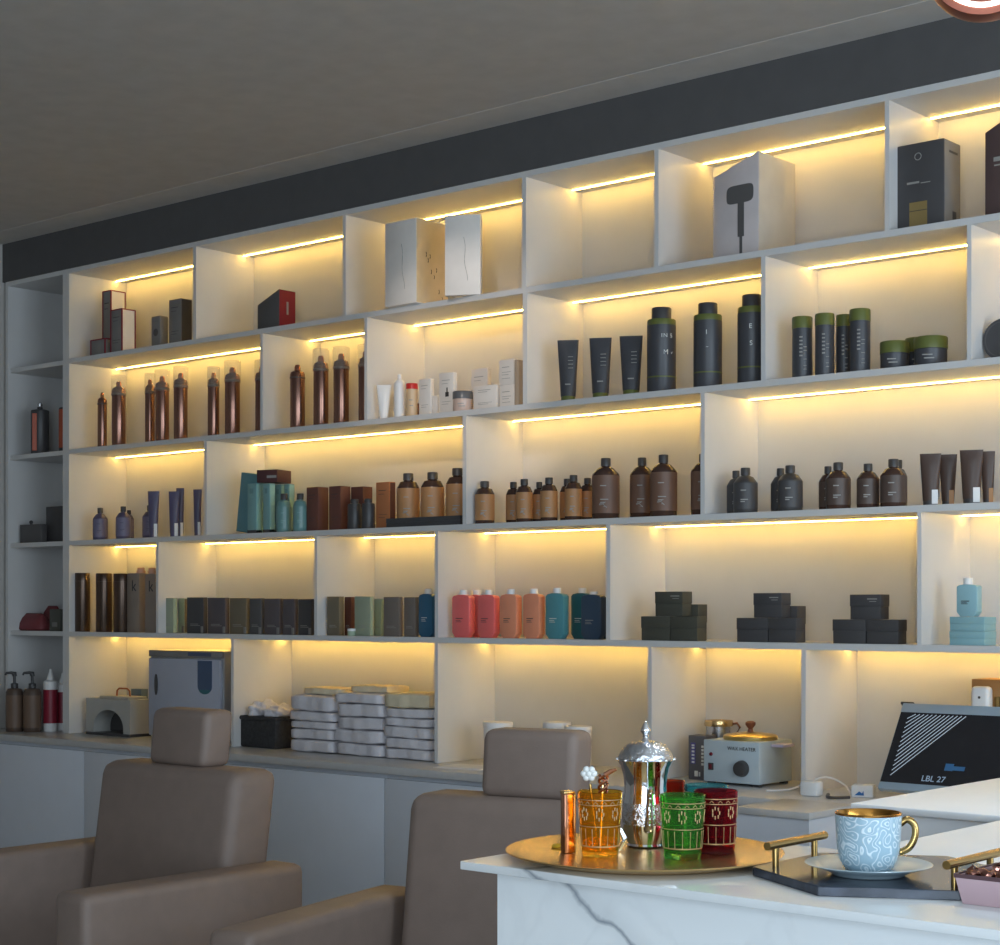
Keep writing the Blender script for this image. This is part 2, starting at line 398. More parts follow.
def tub(label, row, p0, p1, hpx, body, lid, d=.08, lidf=.42, group=None, name='jar'):
    pc = (p0+p1)/2; q = at(row, pc, d); r = (p1-p0)/2*m_px(q.x, d); h = hgt(row, hpx, q.x, d)
    t = thing(name, label, 'jar', q, facing(q.x, d), group); hb = h*(1-lidf)
    obj('jar_body', lathe([(0, 0), (r*.9, 0), (r*.96, .004), (r*.96, hb), (0, hb)]), body, t)
    obj('lid', lathe([(0, hb), (r, hb+.0005), (r, h-.003), (r*.95, h), (0, h)]), lid, t)
    marks([(-r*.5, r*.1, hb*.6, .003), (-r*.4, r*.2, hb*.4, .003)], M_text_g, t, -r*.95, 'lettering', .0014)
    return t
# ------------------------------------------------------------------ TOP ROW
carton('carton', 'small grey carton lying at the foot of the two upright maroon-edged cartons', 0, 91, 105, 111, 15, M_grey, .035, edge=M_red, group='maroon-edged cartons')
carton('carton', 'taller upright grey carton with maroon edges behind the shorter one, top row', 0, 103, 111, 125, 62, M_grey, .13, side=M_wpaper, edge=M_red, group='maroon-edged cartons', prints=TXT)
carton('carton', 'shorter upright carton with pale side and maroon edges, top row', 0, 111, 122, 135, 42, M_grey, .035, side=M_wpaper, edge=M_red, group='maroon-edged cartons', prints=TXT)
t, w, dep, h = carton('carton', 'grey carton with dark emblem beside the taller black carton, top row', 0, 151.5, 160, 168, 29, M_grey, .06)
o = obj('emblem', lathe([(0, 0), (w*.55, 0), (w*.55, .001), (0, .001)], 24), M_dgrey, t); o.rotation_euler = (PI/2, 0, 0); o.location = (0, .0002, h*.5)
carton('carton', 'taller black carton with grey front against the second upright, top row', 0, 169, 181, 192, 43, M_grey, .05, side=M_coal, prints=TXT)
def wedge(label, row, p0, p1, p2, h0, h1, m, side, d, z0=0., name='carton', cat='box'):
    X0, X1 = X_at(p0, d), X_at(p1, d); dep = min(max(.02, y_at(X1, p2)-d), DEP-d-.01)
    a, b = hgt(row, h0, X0, d), hgt(row, h1, X1, d); w = (X1-X0)/2
    t = thing(name, label, cat, ((X0+X1)/2, d, ZR[row]+z0))
    obj('carton_body', prism([(-w, 0), (w, 0), (w, b), (-w, a)], 0, dep, .0015), m, t)
    if side: obj('side_panel', box_bm(w-.0005, w+.0008, .002, dep-.002, .002, b-.002), side, t, 0)
    return t, w, dep, a, b
t, w, dep, a, b = wedge('black slant-topped carton with a dark red spine standing alone in the top row', 0, 257.5, 279, 295.5, 24, 37, M_dgrey, M_red, .05)
text('noir', .022, M_text_g, t, w+.0014, dep*.5, b*.62, rot=Matrix.Rotation(PI/2, 4, 'Z') @ Matrix.Rotation(PI/2, 4, 'X') @ Matrix.Rotation(PI/2, 4, 'Z')) if False else None
o = marks([(-b*.16, b*.16, 0, .010)], M_text_g, t, -.0004); o.location = (w+.001, dep*.5, b*.55); o.rotation_euler = (0, PI/2, PI/2)
def white_box(label, p0, p1, p2, hpx, d, rz=0., deco=False):
    X0, X1 = X_at(p0, d), X_at(p1, d); w = (X1-X0)/2; dep = min(max(.03, y_at(X1, p2)-d), .24)
    h = hgt(0, hpx, (X0+X1)/2, max(d, 0))
    t = thing('tall_carton', label, 'box', ((X0+X1)/2, d, ZR[0]), 0, 'tall white cartons in the top row')
    if rz:
        c = m_px((X0+X1)/2, d)*(p1-p0)/2; w = c/math.cos(facing((X0+X1)/2, d)-rz); t.rotation_euler = (0, 0, rz)
    obj('carton_body', rbox(-w, w, 0, dep, 0, h, .0015), M_wpaper, t)
    random.seed(int(p0))
    pts = [(math.sin(i*.55)*w*.05+w*.06+i*w*.012, -.0004, h*(.72-.036*i)) for i in range(16)]
    obj('line_drawing', tube(pts, .0008, 5), M_text_g, t)
    if deco:
        obj('side_panel', box_bm(w-.0005, w+.0008, .002, dep-.002, .002, h-.002), M_tanside, t, 0)
        bm = bmesh.new()
        for (yy, zz, ln) in ((.3, .62, .06), (.36, .55, .05), (.42, .6, .05), (.46, .42, .05), (.55, .36, .04), (.62, .45, .05), (.7, .2, .05), (.8, .12, .06)):
            add_tube(bm, [(w+.0012, dep*yy+math.sin(i)*.003, h*(zz-ln*i/3)) for i in range(4)], .0014, 5)
        obj('side_print', bm, M_text_d, t)
    return t
M_tanside = mat('beige_printed_card', (206, 186, 152), .55, var=.08)
white_box('tall white carton with a beige printed side, overhanging the top-row shelf edge', 385, 416, 448, 84, -.03, 0., True)
white_box('tall plain white carton, second of the overhanging pair in the top row', 445, 480.5, 486, 80, -.03, .5)
# hair dryer carton
t, w, dep, a, b = wedge('large slant-topped white carton picturing a dark hair dryer', 0, 714, 758.5, 795, 80, 100, mat('pale_lilac_card', (196, 186, 184), .5), mat('pale_grey_card', (188, 184, 176), .5), .05, name='hair_dryer_carton')
pic = obj('hair_dryer_print', prism([(w*.18+w*.6*math.copysign(abs(math.cos(a_))**.35, math.cos(a_)), b*.615+b*.088*math.copysign(abs(math.sin(a_))**.5, math.sin(a_))+w*.03*math.cos(a_)) for a_ in [i*PI/16 for i in range(32)]], -.0016, .0002), M_dgrey, t)
bm = bmesh.new(); add_box(bm, w*.08, w*.36, -.0014, .0002, b*.2, b*.535); add_box(bm, w*.16, w*.28, -.0012, .0002, .004, b*.2)
obj('handle_print', bm, M_dgrey, t, 0)
# black carton with gold panel
t, w, dep, h = carton('display_carton', 'black carton with grey side and gold panel near the wall end of the top row', 0, 895, 944, 960.5, 83, M_coal, .05, side=M_grey, bev=.004)
obj('gold_panel', box_bm(-w*.4, w*.32, -.0012, .0004, h*.02, h*.32), mat('dull_gold_print', (150, 128, 82), .4, .3), t, 0)
bm = bmesh.new(); add_box(bm, -w*.4, w*.32, -.0016, .0004, h*.215, h*.222); obj('panel_line', bm, M_text_d, t, 0)
o = obj('ring_logo', add_tube(bmesh.new(), [(w*.13*math.cos(i*PI/12), -.0006, w*.13*math.sin(i*PI/12)) for i in range(24)], .0012, 5, True), M_text_g, t); o.location = (-w*.05, 0, h*.84)
marks([(-w*.5, w*.0, h*.545, .006), (w*.06, w*.45, h*.53, .0025)], M_text_g, t, -.0004)
bm = bmesh.new(); add_box(bm, w, w+.0014, dep*.3, dep*.8, h*.86, h*.885); add_box(bm, w, w+.0014, dep*.5, dep*.72, h*.02, h*.2); obj('side_print', bm, M_text_d, t, 0)
t, w, dep, a, b = wedge('dark maroon slant-topped carton partly cut off at the end of the top row', 0, 985, 1012, 1026, 82, 97, mat('dark_maroon_card', (84, 66, 64), .5), None, .05)
marks([(-w*.35, w*.3, b*.58, .012), (-w*.3, w*.4, b*.52, .004)], M_text_g, t, -.0004)
# ------------------------------------------------------------------ SECOND ROW
M_redlab = mat('orange_red_label', (176, 84, 56), .4)
t = bottle('oil_bottle', 'black bottle with an orange strip and chrome stopper in the unlit side column', 1, 31, 49, 45, M_black, None, .05, None, M_black, .3, shoulder=.93)
r = 9*m_px(X_at(40), .05)
obj('stopper', lathe([(0, 0), (.011, 0), (.013, .012), (.007, .018), (0, .02)], 16), M_chrome, t).location = (0, 0, 45*m_px(X_at(40), .05)+.012)
obj('strip_label', rbox(-r*.75, -r*.25, -r*1.01, -r*.6, .012, 40*m_px(X_at(40), .05), .001, 1), M_redlab, t)
bottle('oil_bottle', 'orange-labelled bottle half hidden behind the first upright, unlit side column', 1, 59, 74, 45, M_black, M_redlab, .08, None, M_black, .3, shoulder=.93)
ordl = ['first', 'second', 'third', 'fourth', 'fifth', 'sixth', 'seventh', 'eighth']
for i, (a, b, h, cp) in enumerate([(97, 107.5, 58, 0), (111, 126.5, 69, 1), (144.5, 155.5, 68, 1), (154.5, 170, 70, 1), (173, 188.5, 71.5, 1), (207, 220, 68, 1), (224, 241, 72, 1), (254.5, 269, 70, 1)]):
    spray_can('bronze spray can%s, %s of the long second-row line by the side column' % (' with clear cap' if cp else ' without clear cap', ordl[i]), 1, a, b, h, .06 if i != 2 else .10, cp)
for i, (a, b, h) in enumerate([(289, 306, 67), (312.5, 329.5, 75), (332.5, 350, 75), (357.5, 374, 75)]):
    spray_can('bronze spray can, %s of the four in the narrow second-row compartment' % ordl[i], 1, a, b, h, .06, i > 0)
# skin care, bright compartment
squeeze_tube('small white tube standing on its cap at the end of the skincare line', 1, 376.5, 391.5, 379.5, 388.5, 33, M_white, M_white, .04)
bottle('pump_bottle', 'slim white spray bottle beside the red-capped skincare tub', 1, 394, 405.5, 42, M_white, None, .05, None, M_white, .35, shoulder=.8)
tub('beige tub with a bright red lid in the skincare line', 1, 406, 417.8, 31.5, mat('beige_plastic', (206, 176, 140), .4), mat('bright_red_plastic', (206, 44, 40), .35), .05, .17)
o = tag(obj('round_box', lathe([(0, -.02), (.027, -.02), (.03, -.016), (.03, .016), (.027, .02), (0, .02)], 28), mat('tan_brown_card', (132, 92, 66), .5)), 'brown round box standing on edge behind the white skincare carton', 'box')
o.rotation_euler = (PI/2, 0, 0); q = at(1, 418, .12); o.location = (q.x, q.y, q.z+.03)
carton('skincare_carton', 'white skincare carton between the red-lidded tub and the pictured carton', 1, 419, 430.5, 433, 35, M_wpaper, .05, prints=TXT, printm=M_text_g)
carton('skincare_carton', 'smallest white skincare carton, squeezed beside the pictured carton', 1, 432.8, 437.5, 439, 17.5, M_wpaper, .06)
t, w, dep, h = carton('skincare_carton', 'white skincare carton picturing a dropper bottle', 1, 439, 453.5, 456, 39, M_wpaper, .05, prints=TXT, printm=M_text_g)
bm = bmesh.new(); add_box(bm, -w*.1, w*.35, -.0012, .0002, h*.42, h*.53); add_box(bm, w*.05, w*.2, -.0012, .0002, h*.53, h*.64); obj('dropper_print', bm, M_text_d, t, 0)
tub('wide pinkish jar with a grey lid in the skincare line', 1, 452.5, 473, 18.5, mat('pink_frosted_plastic', (196, 170, 156), .3), mat('grey_plastic', (96, 96, 98), .3), .045, .38)
carton('skincare_carton', 'low white carton standing behind the grey-lidded jar', 1, 461, 472.5, 475, 20, M_wpaper, .14)
carton('skincare_carton', 'tall white skincare carton rising behind the wide low carton', 1, 471, 487.5, 490, 40, M_wpaper, .14, prints=TXT, printm=M_text_g)
carton('skincare_carton', 'wide low white skincare carton in front of the tall one', 1, 473.5, 496.5, 499, 22.5, M_wpaper, .045, prints=TXT, printm=M_text_g)
Xs0, Xs1 = X_at(499.5, .05), X_at(514, .05); hh = hgt(1, 21, Xs0, .05)
for i, lab in enumerate(('white skincare carton at the bottom of the stack of two', 'white skincare carton on top of the stack of two')):
    t = thing('skincare_carton', lab, 'box', ((Xs0+Xs1)/2-(.0015 if i else 0), .05, ZR[1]+i*(hh+.0003)), 0, 'stacked skincare cartons'); w = (Xs1-Xs0)/2
    h_ = hh if i == 0 else hh*1.08
    obj('carton_body', rbox(-w, w, 0, .04, 0, h_, .001), M_wpaper, t)
    marks([(-w*.6, w*.4, h_*.7, .002), (-w*.6, w*.6, h_*.5, .0014), (-w*.6, w*.3, h_*.4, .0014), (-w*.6, w*.5, h_*.25, .0014)], M_text_g, t, -.0004)
carton('skincare_carton', 'beige grey carton beside the stacked skincare pair, against the upright', 1, 514.6, 518.6, 523.5, 45, mat('stone_card', (176, 158, 138), .5), .05, minside=.03)
# dark hair care
tg = [(557, 578.5, 561, 576, 59.5), (589, 611.5, 592.5, 609, 58.5), (619, 642.5, 623, 640, 57.5)]
for i, (a, b, c, e, h) in enumerate(tg):
    t, hh, wb = squeeze_tube('slate squeeze tube with olive cap, %s of three beside the tall slate bottles' % ordl[i], 1, a, b, c, e, h, M_hairb, M_olive, .06, 'slate squeeze tubes')
    marks([(wb*.1, wb*.75, hh*z, .002) for z in (.72, .66, .6, .54)]+[(-wb*.3, wb*.4, hh*.28, .004)], M_text_g, t, -wb*.72, 'lettering', .003)
green_cap_bottle('tall slate bottle with olive collar and clear white letters, beside the tubes', 1, 647, 676, 82, [('I', .12, .655, .018), ('N', .36, .655, .018), ('S', .72, .655, .018), ('M', .38, .46, .022), ('v', .76, .46, .014)], .06)
green_cap_bottle('tall slate bottle with olive collar, middle of the three big ones', 1, 693.5, 722, 82, [('I', .0, .64, .02), ('~', .05, .47, .012)], .06)
green_cap_bottle('tall slate bottle with olive collar, tucked against the upright', 1, 737.5, 766, 86, [('E', .0, .63, .02), ('S', .04, .44, .02)], .06)
def capped_tube(label, p0, p1, hpx, d):
    pc = (p0+p1)/2; q = at(1, pc, d); r = (p1-p0)/2*m_px(q.x, d); h = hgt(1, hpx, q.x, d)
    t = thing('styling_bottle', label, 'bottle', q, facing(q.x, d)*.85, 'slate bottles with olive caps')
    obj('bottle_body', lathe([(0, 0), (r*.95, 0), (r*.97, .003), (r*.97, h*.81), (0, h*.81)]), M_hairb, t)
    obj('cap', lathe([(0, h*.81), (r, h*.812), (r*1.0, h-.004), (r*.94, h), (0, h)]), M_olive, t)
    marks([(-r*.2, r*.1, h*z, .004) for z in (.66, .6, .54, .48, .42, .36)]+[(r*.2, r*.5, h*z, .002) for z in (.5, .44, .3, .2, .14)], M_text_g, t, -r*.95, 'lettering', .003)
capped_tube('slate bottle with olive cap, alone next to the upright', 792, 812.5, 59, .06)
capped_tube('slate bottle with olive cap, second from the upright', 815, 834.5, 60, .055)
capped_tube('shorter olive-capped slate bottle half behind the tallest one', 836, 852, 57, .11)
capped_tube('tallest olive-capped slate bottle, beside the low jars', 849.5, 870.5, 61, .055)
tub('low slate jar with olive lid, nearer the olive-capped bottles', 1, 880, 909, 25, M_hairb, M_olive, .065, .42, 'low slate jars')
tub('low slate jar with olive lid peeking out behind the other two jars', 1, 905, 934, 26, M_hairb, M_olive, .16, .42, 'low slate jars')
tub('low slate jar with olive lid, the wider one at the end of the line', 1, 914, 947.5, 26, M_hairb, M_olive, .06, .42, 'low slate jars')
q = at(1, 1001, .06); rr = 21*m_px(q.x, .06)
t = thing('round_tin', 'round black tin standing on its edge, cut off by the picture edge', 'tin', (q.x, q.y, q.z))
o = obj('tin_body', lathe([(0, -.025), (rr*.95, -.025), (rr, -.02), (rr, .02), (rr*.95, .025), (0, .025)], 40), M_coal, t); o.location = (0, .03, rr); o.rotation_euler = (PI/2, 0, 0)
o = obj('lid_rim', lathe([(rr*.8, .0), (rr*.86, .0), (rr*.86, .002), (rr*.8, .002)], 40), M_dgrey, t); o.location = (0, .006, rr); o.rotation_euler = (PI/2, 0, 0)
# ------------------------------------------------------------------ THIRD ROW
t, w, dep, h = carton('dark_case', 'low dark case with a small knob in the unlit side column', 2, 20, 41, 47, 18, M_dgrey, .05)
obj('knob', lathe([(0, h), (.006, h), (.009, h+.012), (.005, h+.018), (0, h+.019)], 16), M_black, t).location = (-w*.1, dep*.3, 0)
carton('dark_case', 'taller dark case behind the low one in the unlit side column', 2, 46, 62, 66, 35, M_coal, .09)
G3 = 'violet-grey bottles'
bottle('small_bottle', 'small violet-grey bottle alone at the start of the third row', 2, 93, 107.5, 31.5, M_purple, M_purlab, .06, G3, shoulder=.68, capw=.38, wordm=M_purple)
bottle('small_bottle', 'small violet-grey bottle standing in front of its twin', 2, 116, 130.5, 32, M_purple, M_purlab, .05, G3, shoulder=.68, capw=.38, wordm=M_purple)
bottle('small_bottle', 'small violet-grey bottle peeking from behind its twin', 2, 124, 134, 28, M_purple, M_purlab, .13, G3, shoulder=.72, capw=.4, wordm=M_purple)
bottle('small_bottle', 'small violet-grey bottle half behind the first violet tube', 2, 142.5, 157, 32, M_purple, M_purlab, .09, G3, shoulder=.68, capw=.38, wordm=M_purple)
for i, (a, b, c, e, h, d, l) in enumerate([(147.5, 159, 149.5, 158, 46, .045, 'violet-grey tube in front of a small bottle'), (168.5, 179.5, 170, 178.5, 45, .05, 'violet-grey tube, shorter of the middle pair'), (176, 184, 177, 183.5, 48, .10, 'violet-grey tube, taller of the middle pair'), (193, 201.5, 194.5, 201, 46, .05, 'violet-grey tube alone against the upright')]):
    squeeze_tube(l, 2, a, b, c, e, h, M_purple, M_purple, d, 'violet-grey tubes', M_white)
# teal group
def teal_box(label, p0, p1, p2, hpx, d, lean=0., m=M_teal, side=None):
    t, w, dep, h = carton('teal_carton', label, 2, p0, p1, p2, hpx, m, d, side, 'teal cartons', minside=.03)
    if lean: t.rotation_euler = (0, lean, 0); t.location.z += .001+max(0., -math.sin(lean))*0 + (w*math.sin(abs(lean)))
    return t, w, dep, h
M_tealL = mat('pale_teal_card', (150, 190, 180), .5)
teal_box('large teal carton leaning over at the start of the teal group', 236, 253.5, 266, 58, .075, .14, mat('deeper_teal_card', (92, 138, 146), .5), M_tealL)
for a, b, c, h, d, l in [(247.5, 256, 261, 49.5, .03, 'slim teal carton standing first in front of the leaning one'), (263, 269.5, 275, 49, .03, 'slim teal carton, second along the front'), (274.5, 281, 287, 47.5, .11, 'teal carton behind the capped teal bottle'), (284, 289, 293.5, 47.5, .09, 'narrow teal carton behind the two teal bottles')]:
    t, w, dep, h_ = teal_box(l, a, b, c, h, d, 0, M_teal, M_tealL)
    marks([(-w*.4, w*.4, h_*.85, .02)], M_tealb, t, -.0004)
    obj('base_band', box_bm(-w-.0006, w+.0008, -.0008, dep*.98, 0, h_*.07), M_coal, t, 0)
d = .13; X0, X1 = X_at(256, d), X_at(276, d)
t = thing('maroon_carton', 'dark maroon carton resting tilted on top of the teal cartons', 'box', (X_at(274, .085), .085, ZR[2]+hgt(2, 49.5, X_at(252, .03), .03)+.0015), .0)
obj('carton_body', rbox(-.048, .048, -.05, .05, 0, .05, .0015), mat('deep_maroon_card', (78, 46, 46), .5), t); t.rotation_euler = (.0, .0, .25)
marks([(.0, .045, .022, .010)], M_text_g, t, -.0504)
bottle('small_bottle', 'teal bottle with black cap, first of two before the brown cartons', 2, 276.5, 291.5, 38, M_tealb, M_tealb, .045, 'teal bottles', shoulder=.68, capw=.48, wordm=M_teal)
bottle('small_bottle', 'teal bottle with black cap right beside the brown cartons', 2, 293, 307.5, 37.5, M_tealb, M_tealb, .045, 'teal bottles', shoulder=.68, capw=.48, wordm=M_teal)
carton('brown_carton', 'brown-red carton, first of three beside the teal bottles', 2, 306.5, 318, 328.5, 43.5, M_red_b, .05, prints=TXT, group='brown-red cartons')
carton('brown_carton', 'brown-red carton, middle of the three', 2, 329, 340.5, 350.5, 43.5, M_red_b, .05, prints=TXT, group='brown-red cartons')
carton('brown_carton', 'brown-red carton behind two small black bottles', 2, 351, 363, 372.5, 42, M_red_b, .11, group='brown-red cartons')
bottle('small_bottle', 'squat black bottle in front of a brown carton, next to the middle carton', 2, 347.5, 361.5, 29.5, M_black, None, .05, 'squat black bottles', shoulder=.75, capw=.6)
bottle('small_bottle', 'squat black bottle in front of a brown carton, next to the terracotta carton', 2, 361.5, 375, 29.5, M_black, None, .05, 'squat black bottles', shoulder=.75, capw=.6)
carton('terracotta_carton', 'terracotta carton standing beside the black bottle tray', 2, 376, 389.5, 395.5, 45.5, M_orange, .05, side=M_red_b, prints=TXT)
Xa, Xb_ = X_at(388, .03), X_at(462, .03); th = hgt(2, 7.5, Xa, .03)
t = thing('display_tray', 'black display tray carrying three amber bottles', 'tray', ((Xa+Xb_)/2, .02, ZR[2])); w = (Xb_-Xa)/2
obj('tray_body', rbox(-w, w, 0, .14, 0, th-.012, .002), M_coal, t)
bm = bmesh.new(); add_box(bm, -w, w, 0, .004, th-.012, th+.004); add_box(bm, -w, w, .136, .14, th-.012, th+.004); add_box(bm, -w, -w+.004, .004, .136, th-.012, th+.004); add_box(bm, w-.004, w, .004, .136, th-.012, th+.004)
obj('tray_rim', bm, M_coal, t, 0)
for i, (a, b, h, l) in enumerate([(397, 419.5, 50, 'amber bottle with tan label, first on the black tray'), (421, 444, 50, 'amber bottle with tan label, middle of the black tray'), (446, 469, 53, 'amber bottle with tan label on the black tray, against the upright')]):
    t = bottle('shampoo_bottle', l, 2, a, b, h-2, M_amber, M_tan, .07, 'amber bottles with tan labels on the tray', base=False)
    t.location.z += th-.011
G4 = 'small amber bottles'
for a, b, h, d, l in [(475, 494.5, 42, .06, 'small amber bottle with tan label standing alone past the upright'), (506, 521, 40, .10, 'small amber bottle, partly hidden, in the first pair'), (516, 532.5, 42.5, .05, 'small amber bottle in front of the first pair'), (532.5, 546, 39, .11, 'small amber bottle, partly hidden, in the second pair'), (540.5, 557.5, 43, .05, 'small amber bottle in front of the second pair'), (560, 574, 41, .12, 'small amber bottle hidden behind the third pair'), (565, 582, 44.5, .05, 'small amber bottle in front beside the large mocha one'), (580, 595, 41, .125, 'small amber bottle overlapped by the large mocha bottle')]:
    bottle('small_bottle', l, 2, a, b, h, M_amber, M_tan, d, G4)
for a, b, h, d, l in [(592, 619.5, 60, .05, 'large mocha-labelled bottle next to the small amber ones'), (630, 654, 59, .10, 'large mocha-labelled bottle, rear of the touching pair'), (650, 677, 61, .05, 'large mocha-labelled bottle, front of the touching pair'), (691, 716, 60, .06, 'large mocha-labelled bottle half hidden by the upright')]:
    bottle('shampoo_bottle', l, 2, a, b, h, M_amber, M_mocha, d, 'large mocha-labelled bottles', capw=.36, shoulder=.74)
G5 = 'dark chocolate bottles'
for a, b, h, d, l in [(727, 745, 42, .11, 'dark bottle peeking from behind, first dark pair'), (733.5, 757.5, 44.5, .05, 'dark bottle in front, first dark pair'), (771, 790, 42.5, .11, 'dark bottle peeking from behind, second dark pair'), (778, 802.5, 45, .05, 'dark bottle in front, second dark pair'), (819, 837, 42.5, .11, 'dark bottle peeking from behind, third dark pair'), (826, 850.5, 46, .05, 'dark bottle in front, third dark pair'), (857, 879, 43.5, .05, 'dark red-brown bottle standing singly'), (891, 907, 46, .12, 'dark bottle peeking from behind, beside the brown tubes'), (880.5, 906.5, 47, .05, 'dark bottle in front, beside the brown tubes')]:
    M_ = M_choc if a > 800 else M_coal
    bottle('small_bottle', l, 2, a, b, h, M_amber if a > 800 else M_black, M_, d, G5, shoulder=.68, capw=.4, wordm=M_text_g)
for a, b, c, e, h, d, l in [(920, 941, 923, 938, 51, .05, 'dark brown tube, first of the four at the end'), (939, 957, 942, 954, 49.5, .09, 'dark brown tube, second of the four, set back'), (960, 983, 963, 980, 53, .05, 'dark brown tube, third and tallest of the four'), (981, 995, 983, 993, 51, .09, 'dark brown tube, last of the four, set back')]:
    squeeze_tube(l, 2, a, b, c, e, h, mat('dark_umber_plastic', (78, 60, 52), .4), M_black, d, 'dark brown tubes', M_white if d < .07 else M_tan)
# ------------------------------------------------------------------ FOURTH ROW
M_rdim = mat('dusty_red_leather', (120, 54, 58), .6)
def pouch(label, p0, p1, hpx, d, m):
    X0, X1 = X_at(p0, d), X_at(p1, d); w = (X1-X0)/2; h = hpx*m_px(X0, d)
    t = thing('zip_pouch', label, 'pouch', ((X0+X1)/2, d+.05, ZR[3]), 0, 'red pouches'); n = 24; rings = []
    for s, k, kd in ((0, .93, .8), (.1, 1, 1), (.45, .98, .9), (.75, .86, .6), (.93, .74, .25), (1, .7, .12)):
        rings.append([(w*k*math.copysign(abs(math.cos(2*PI*i/n))**.6, math.cos(2*PI*i/n)), .045*kd*math.copysign(abs(math.sin(2*PI*i/n))**.6, math.sin(2*PI*i/n)), h*s) for i in range(n)])
    obj('pouch_body', loft(rings), m, t)
    obj('zip', rbox(-w*.62, w*.62, -.003, .003, h-.003, h+.002, .001, 1), M_dgrey, t)
    return t
pouch('lower dusty red pouch in the unlit side column', 12, 37, 17, .05, M_rdim)
pouch('taller dusty red pouch behind the lower one, unlit side column', 27, 52, 24, .17, M_rdim)
t, w, dep, h = carton('dark_carton', 'grey-green carton beside the red pouches in the unlit side column', 3, 49.5, 60, 63.5, 22, mat('grey_green_card', (84, 84, 76), .5), .06)
marks([(-w*.5, w*.5, h*.3, .02)], M_grey, t, -.0004)
for i, (a, b, l) in enumerate([(75, 90, 'tall dark bronze cylinder nearest the side column'), (96, 112, 'tall dark bronze cylinder, second of three'), (113.5, 130, 'tall dark bronze cylinder touching the lettered grey carton')]):
    q = at(3, (a+b)/2, .06); r = (b-a)/2*m_px(q.x, .06); h = 58.5*m_px(q.x, .06)
    t = thing('canister', l, 'canister', q, facing(q.x, .06), 'dark bronze cylinders')
    mm = mat('dark_bronze', (86, 70, 60), .3, .7)
    obj('canister_body', lathe([(0, 0), (r*.97, 0), (r, .003), (r, h*.86), (0, h*.86)]), mm, t)
    obj('lid', lathe([(0, h*.86), (r*.995, h*.861), (r*.995, h-.002), (r*.95, h), (0, h)]), mm, t)
M_kbox = mat('warm_grey_card', (142, 128, 116), .5)
for a, b, c, s, l in [(127, 139, 144.5, 'k', 'warm grey carton touching the dark bronze cylinders'), (145, 155.2, 156, 'k', 'warm grey carton with a clear dark letter k')]:
    t, w, dep, h = carton('lettered_carton', l, 3, a, b, c, 59, M_kbox, .035 if a > 140 else .06, minside=.06, group='warm grey lettered cartons')
    text(s, h*.27, M_text_d, t, w*.15, -.0006, h*.78)
for i, (p, l) in enumerate([(141, 'pink-capped vial on top of the grey carton touching the cylinders'), (152, 'pink-capped vial on top of the carton with the letter k')]):
    d = .075 if i else .09; q = at(3, p, d); z = ZR[3]+59*m_px(q.x, .035 if i else .06)
    t = thing('vial', l, 'vial', (q.x, q.y, z), 0, 'pink-capped vials'); r = 4.5*m_px(q.x, d)
    obj('vial_body', lathe([(0, .0005), (r, .0005), (r, .012), (0, .012)], 20), mat('pinkish_plastic', (206, 160, 132), .4), t)
    obj('cap', lathe([(0, .012), (r*.8, .012), (r*.8, .024), (r*.6, .026), (0, .026)], 20), mat('pinkish_plastic', (206, 160, 132), .4), t)
def stub_carton(label, p0, p1, p2, hpx, m, d=.04, stub=True, group=None, side=None, pm=None):
    t, w, dep, h = carton('shampoo_carton', label, 3, p0, p1, p2, hpx, m, d, side, group)
    if stub: obj('price_tag', rbox(w-.012, w+.001, -.003, .0005, .002, h*.2, .0004, 1), M_grey, t)
    marks([(-w*.6, w*.4, h*.26, .0018), (-w*.6, w*.6, h*.22, .0018)], pm or M_text_g, t, -.0004)
    return t, w, dep, h
G6 = 'dark shampoo cartons in the fourth row'
M_sg = mat('pale_green_card', (158, 174, 150), .5)
stub_carton('pale sage carton at the start of the dark carton line', 162, 173, 177.5, 35, M_sage, .04, False, side=M_sg)
stub_carton('narrow pale green carton set back beside the dark carton line', 178.5, 184, 187, 34.5, M_sg, .10, True, side=M_khaki)
names = [(187, 203, 207.5, M_coal, 'coal black'), (207.5, 225, 229.5, M_ebony, 'aubergine black'), (229.5, 246, 249.5, M_khaki, 'olive brown'), (249.5, 261, 263.5, M_dgrey, 'charcoal'), (264, 279, 282.5, M_ebony, 'aubergine'), (282.5, 294, 298, M_ebony, 'aubergine'), (298, 311, 313.8, M_coal, 'blackish')]
pos = ['first', 'second', 'third', 'fourth', 'fifth', 'sixth', 'last']
for (a, b, c, m, n_), p in zip(names, pos):
    stub_carton('%s shampoo carton, %s of the unbroken line of seven dark ones' % (n_, p), a, b, c, 36, m, .04, True, G6)
G7 = 'muted shampoo cartons beside the blue bottle'
stub_carton('khaki brown carton at the start of the muted carton line', 327, 339, 344, 39, M_khaki, .04, False, G7)
stub_carton('brown carton tucked beside the khaki one, set back', 344.5, 351, 354, 38.5, M_red_b, .09, False, G7)
stub_carton('pale sage carton in the middle of the muted line', 354.5, 370, 373.5, 39.5, M_sage, .04, False, G7, M_sg)
stub_carton('narrow pale green carton set back beside the sage one', 374, 381, 383.5, 37, M_sg, .10, False, G7)
stub_carton('grey taupe carton, second from the blue bottle', 383.5, 399, 402, 39.5, M_taupe, .04, False, G7)
stub_carton('grey taupe carton touching the blue bottle', 404, 415, 418, 39.5, M_taupe, .045, False, G7)
d = .03; q = at(3, 351.5, d); r = 4*m_px(q.x, d)
t = thing('round_tub', 'tiny white round tub in front of the brown and sage cartons', 'jar', q)
obj('tub_body', lathe([(0, 0), (r*.9, 0), (r, .003), (r, .018), (0, .018)], 20), M_sg, t); obj('lid', lathe([(0, .018), (r*1.04, .018), (r*1.04, .027), (0, .028)], 20), M_white, t)
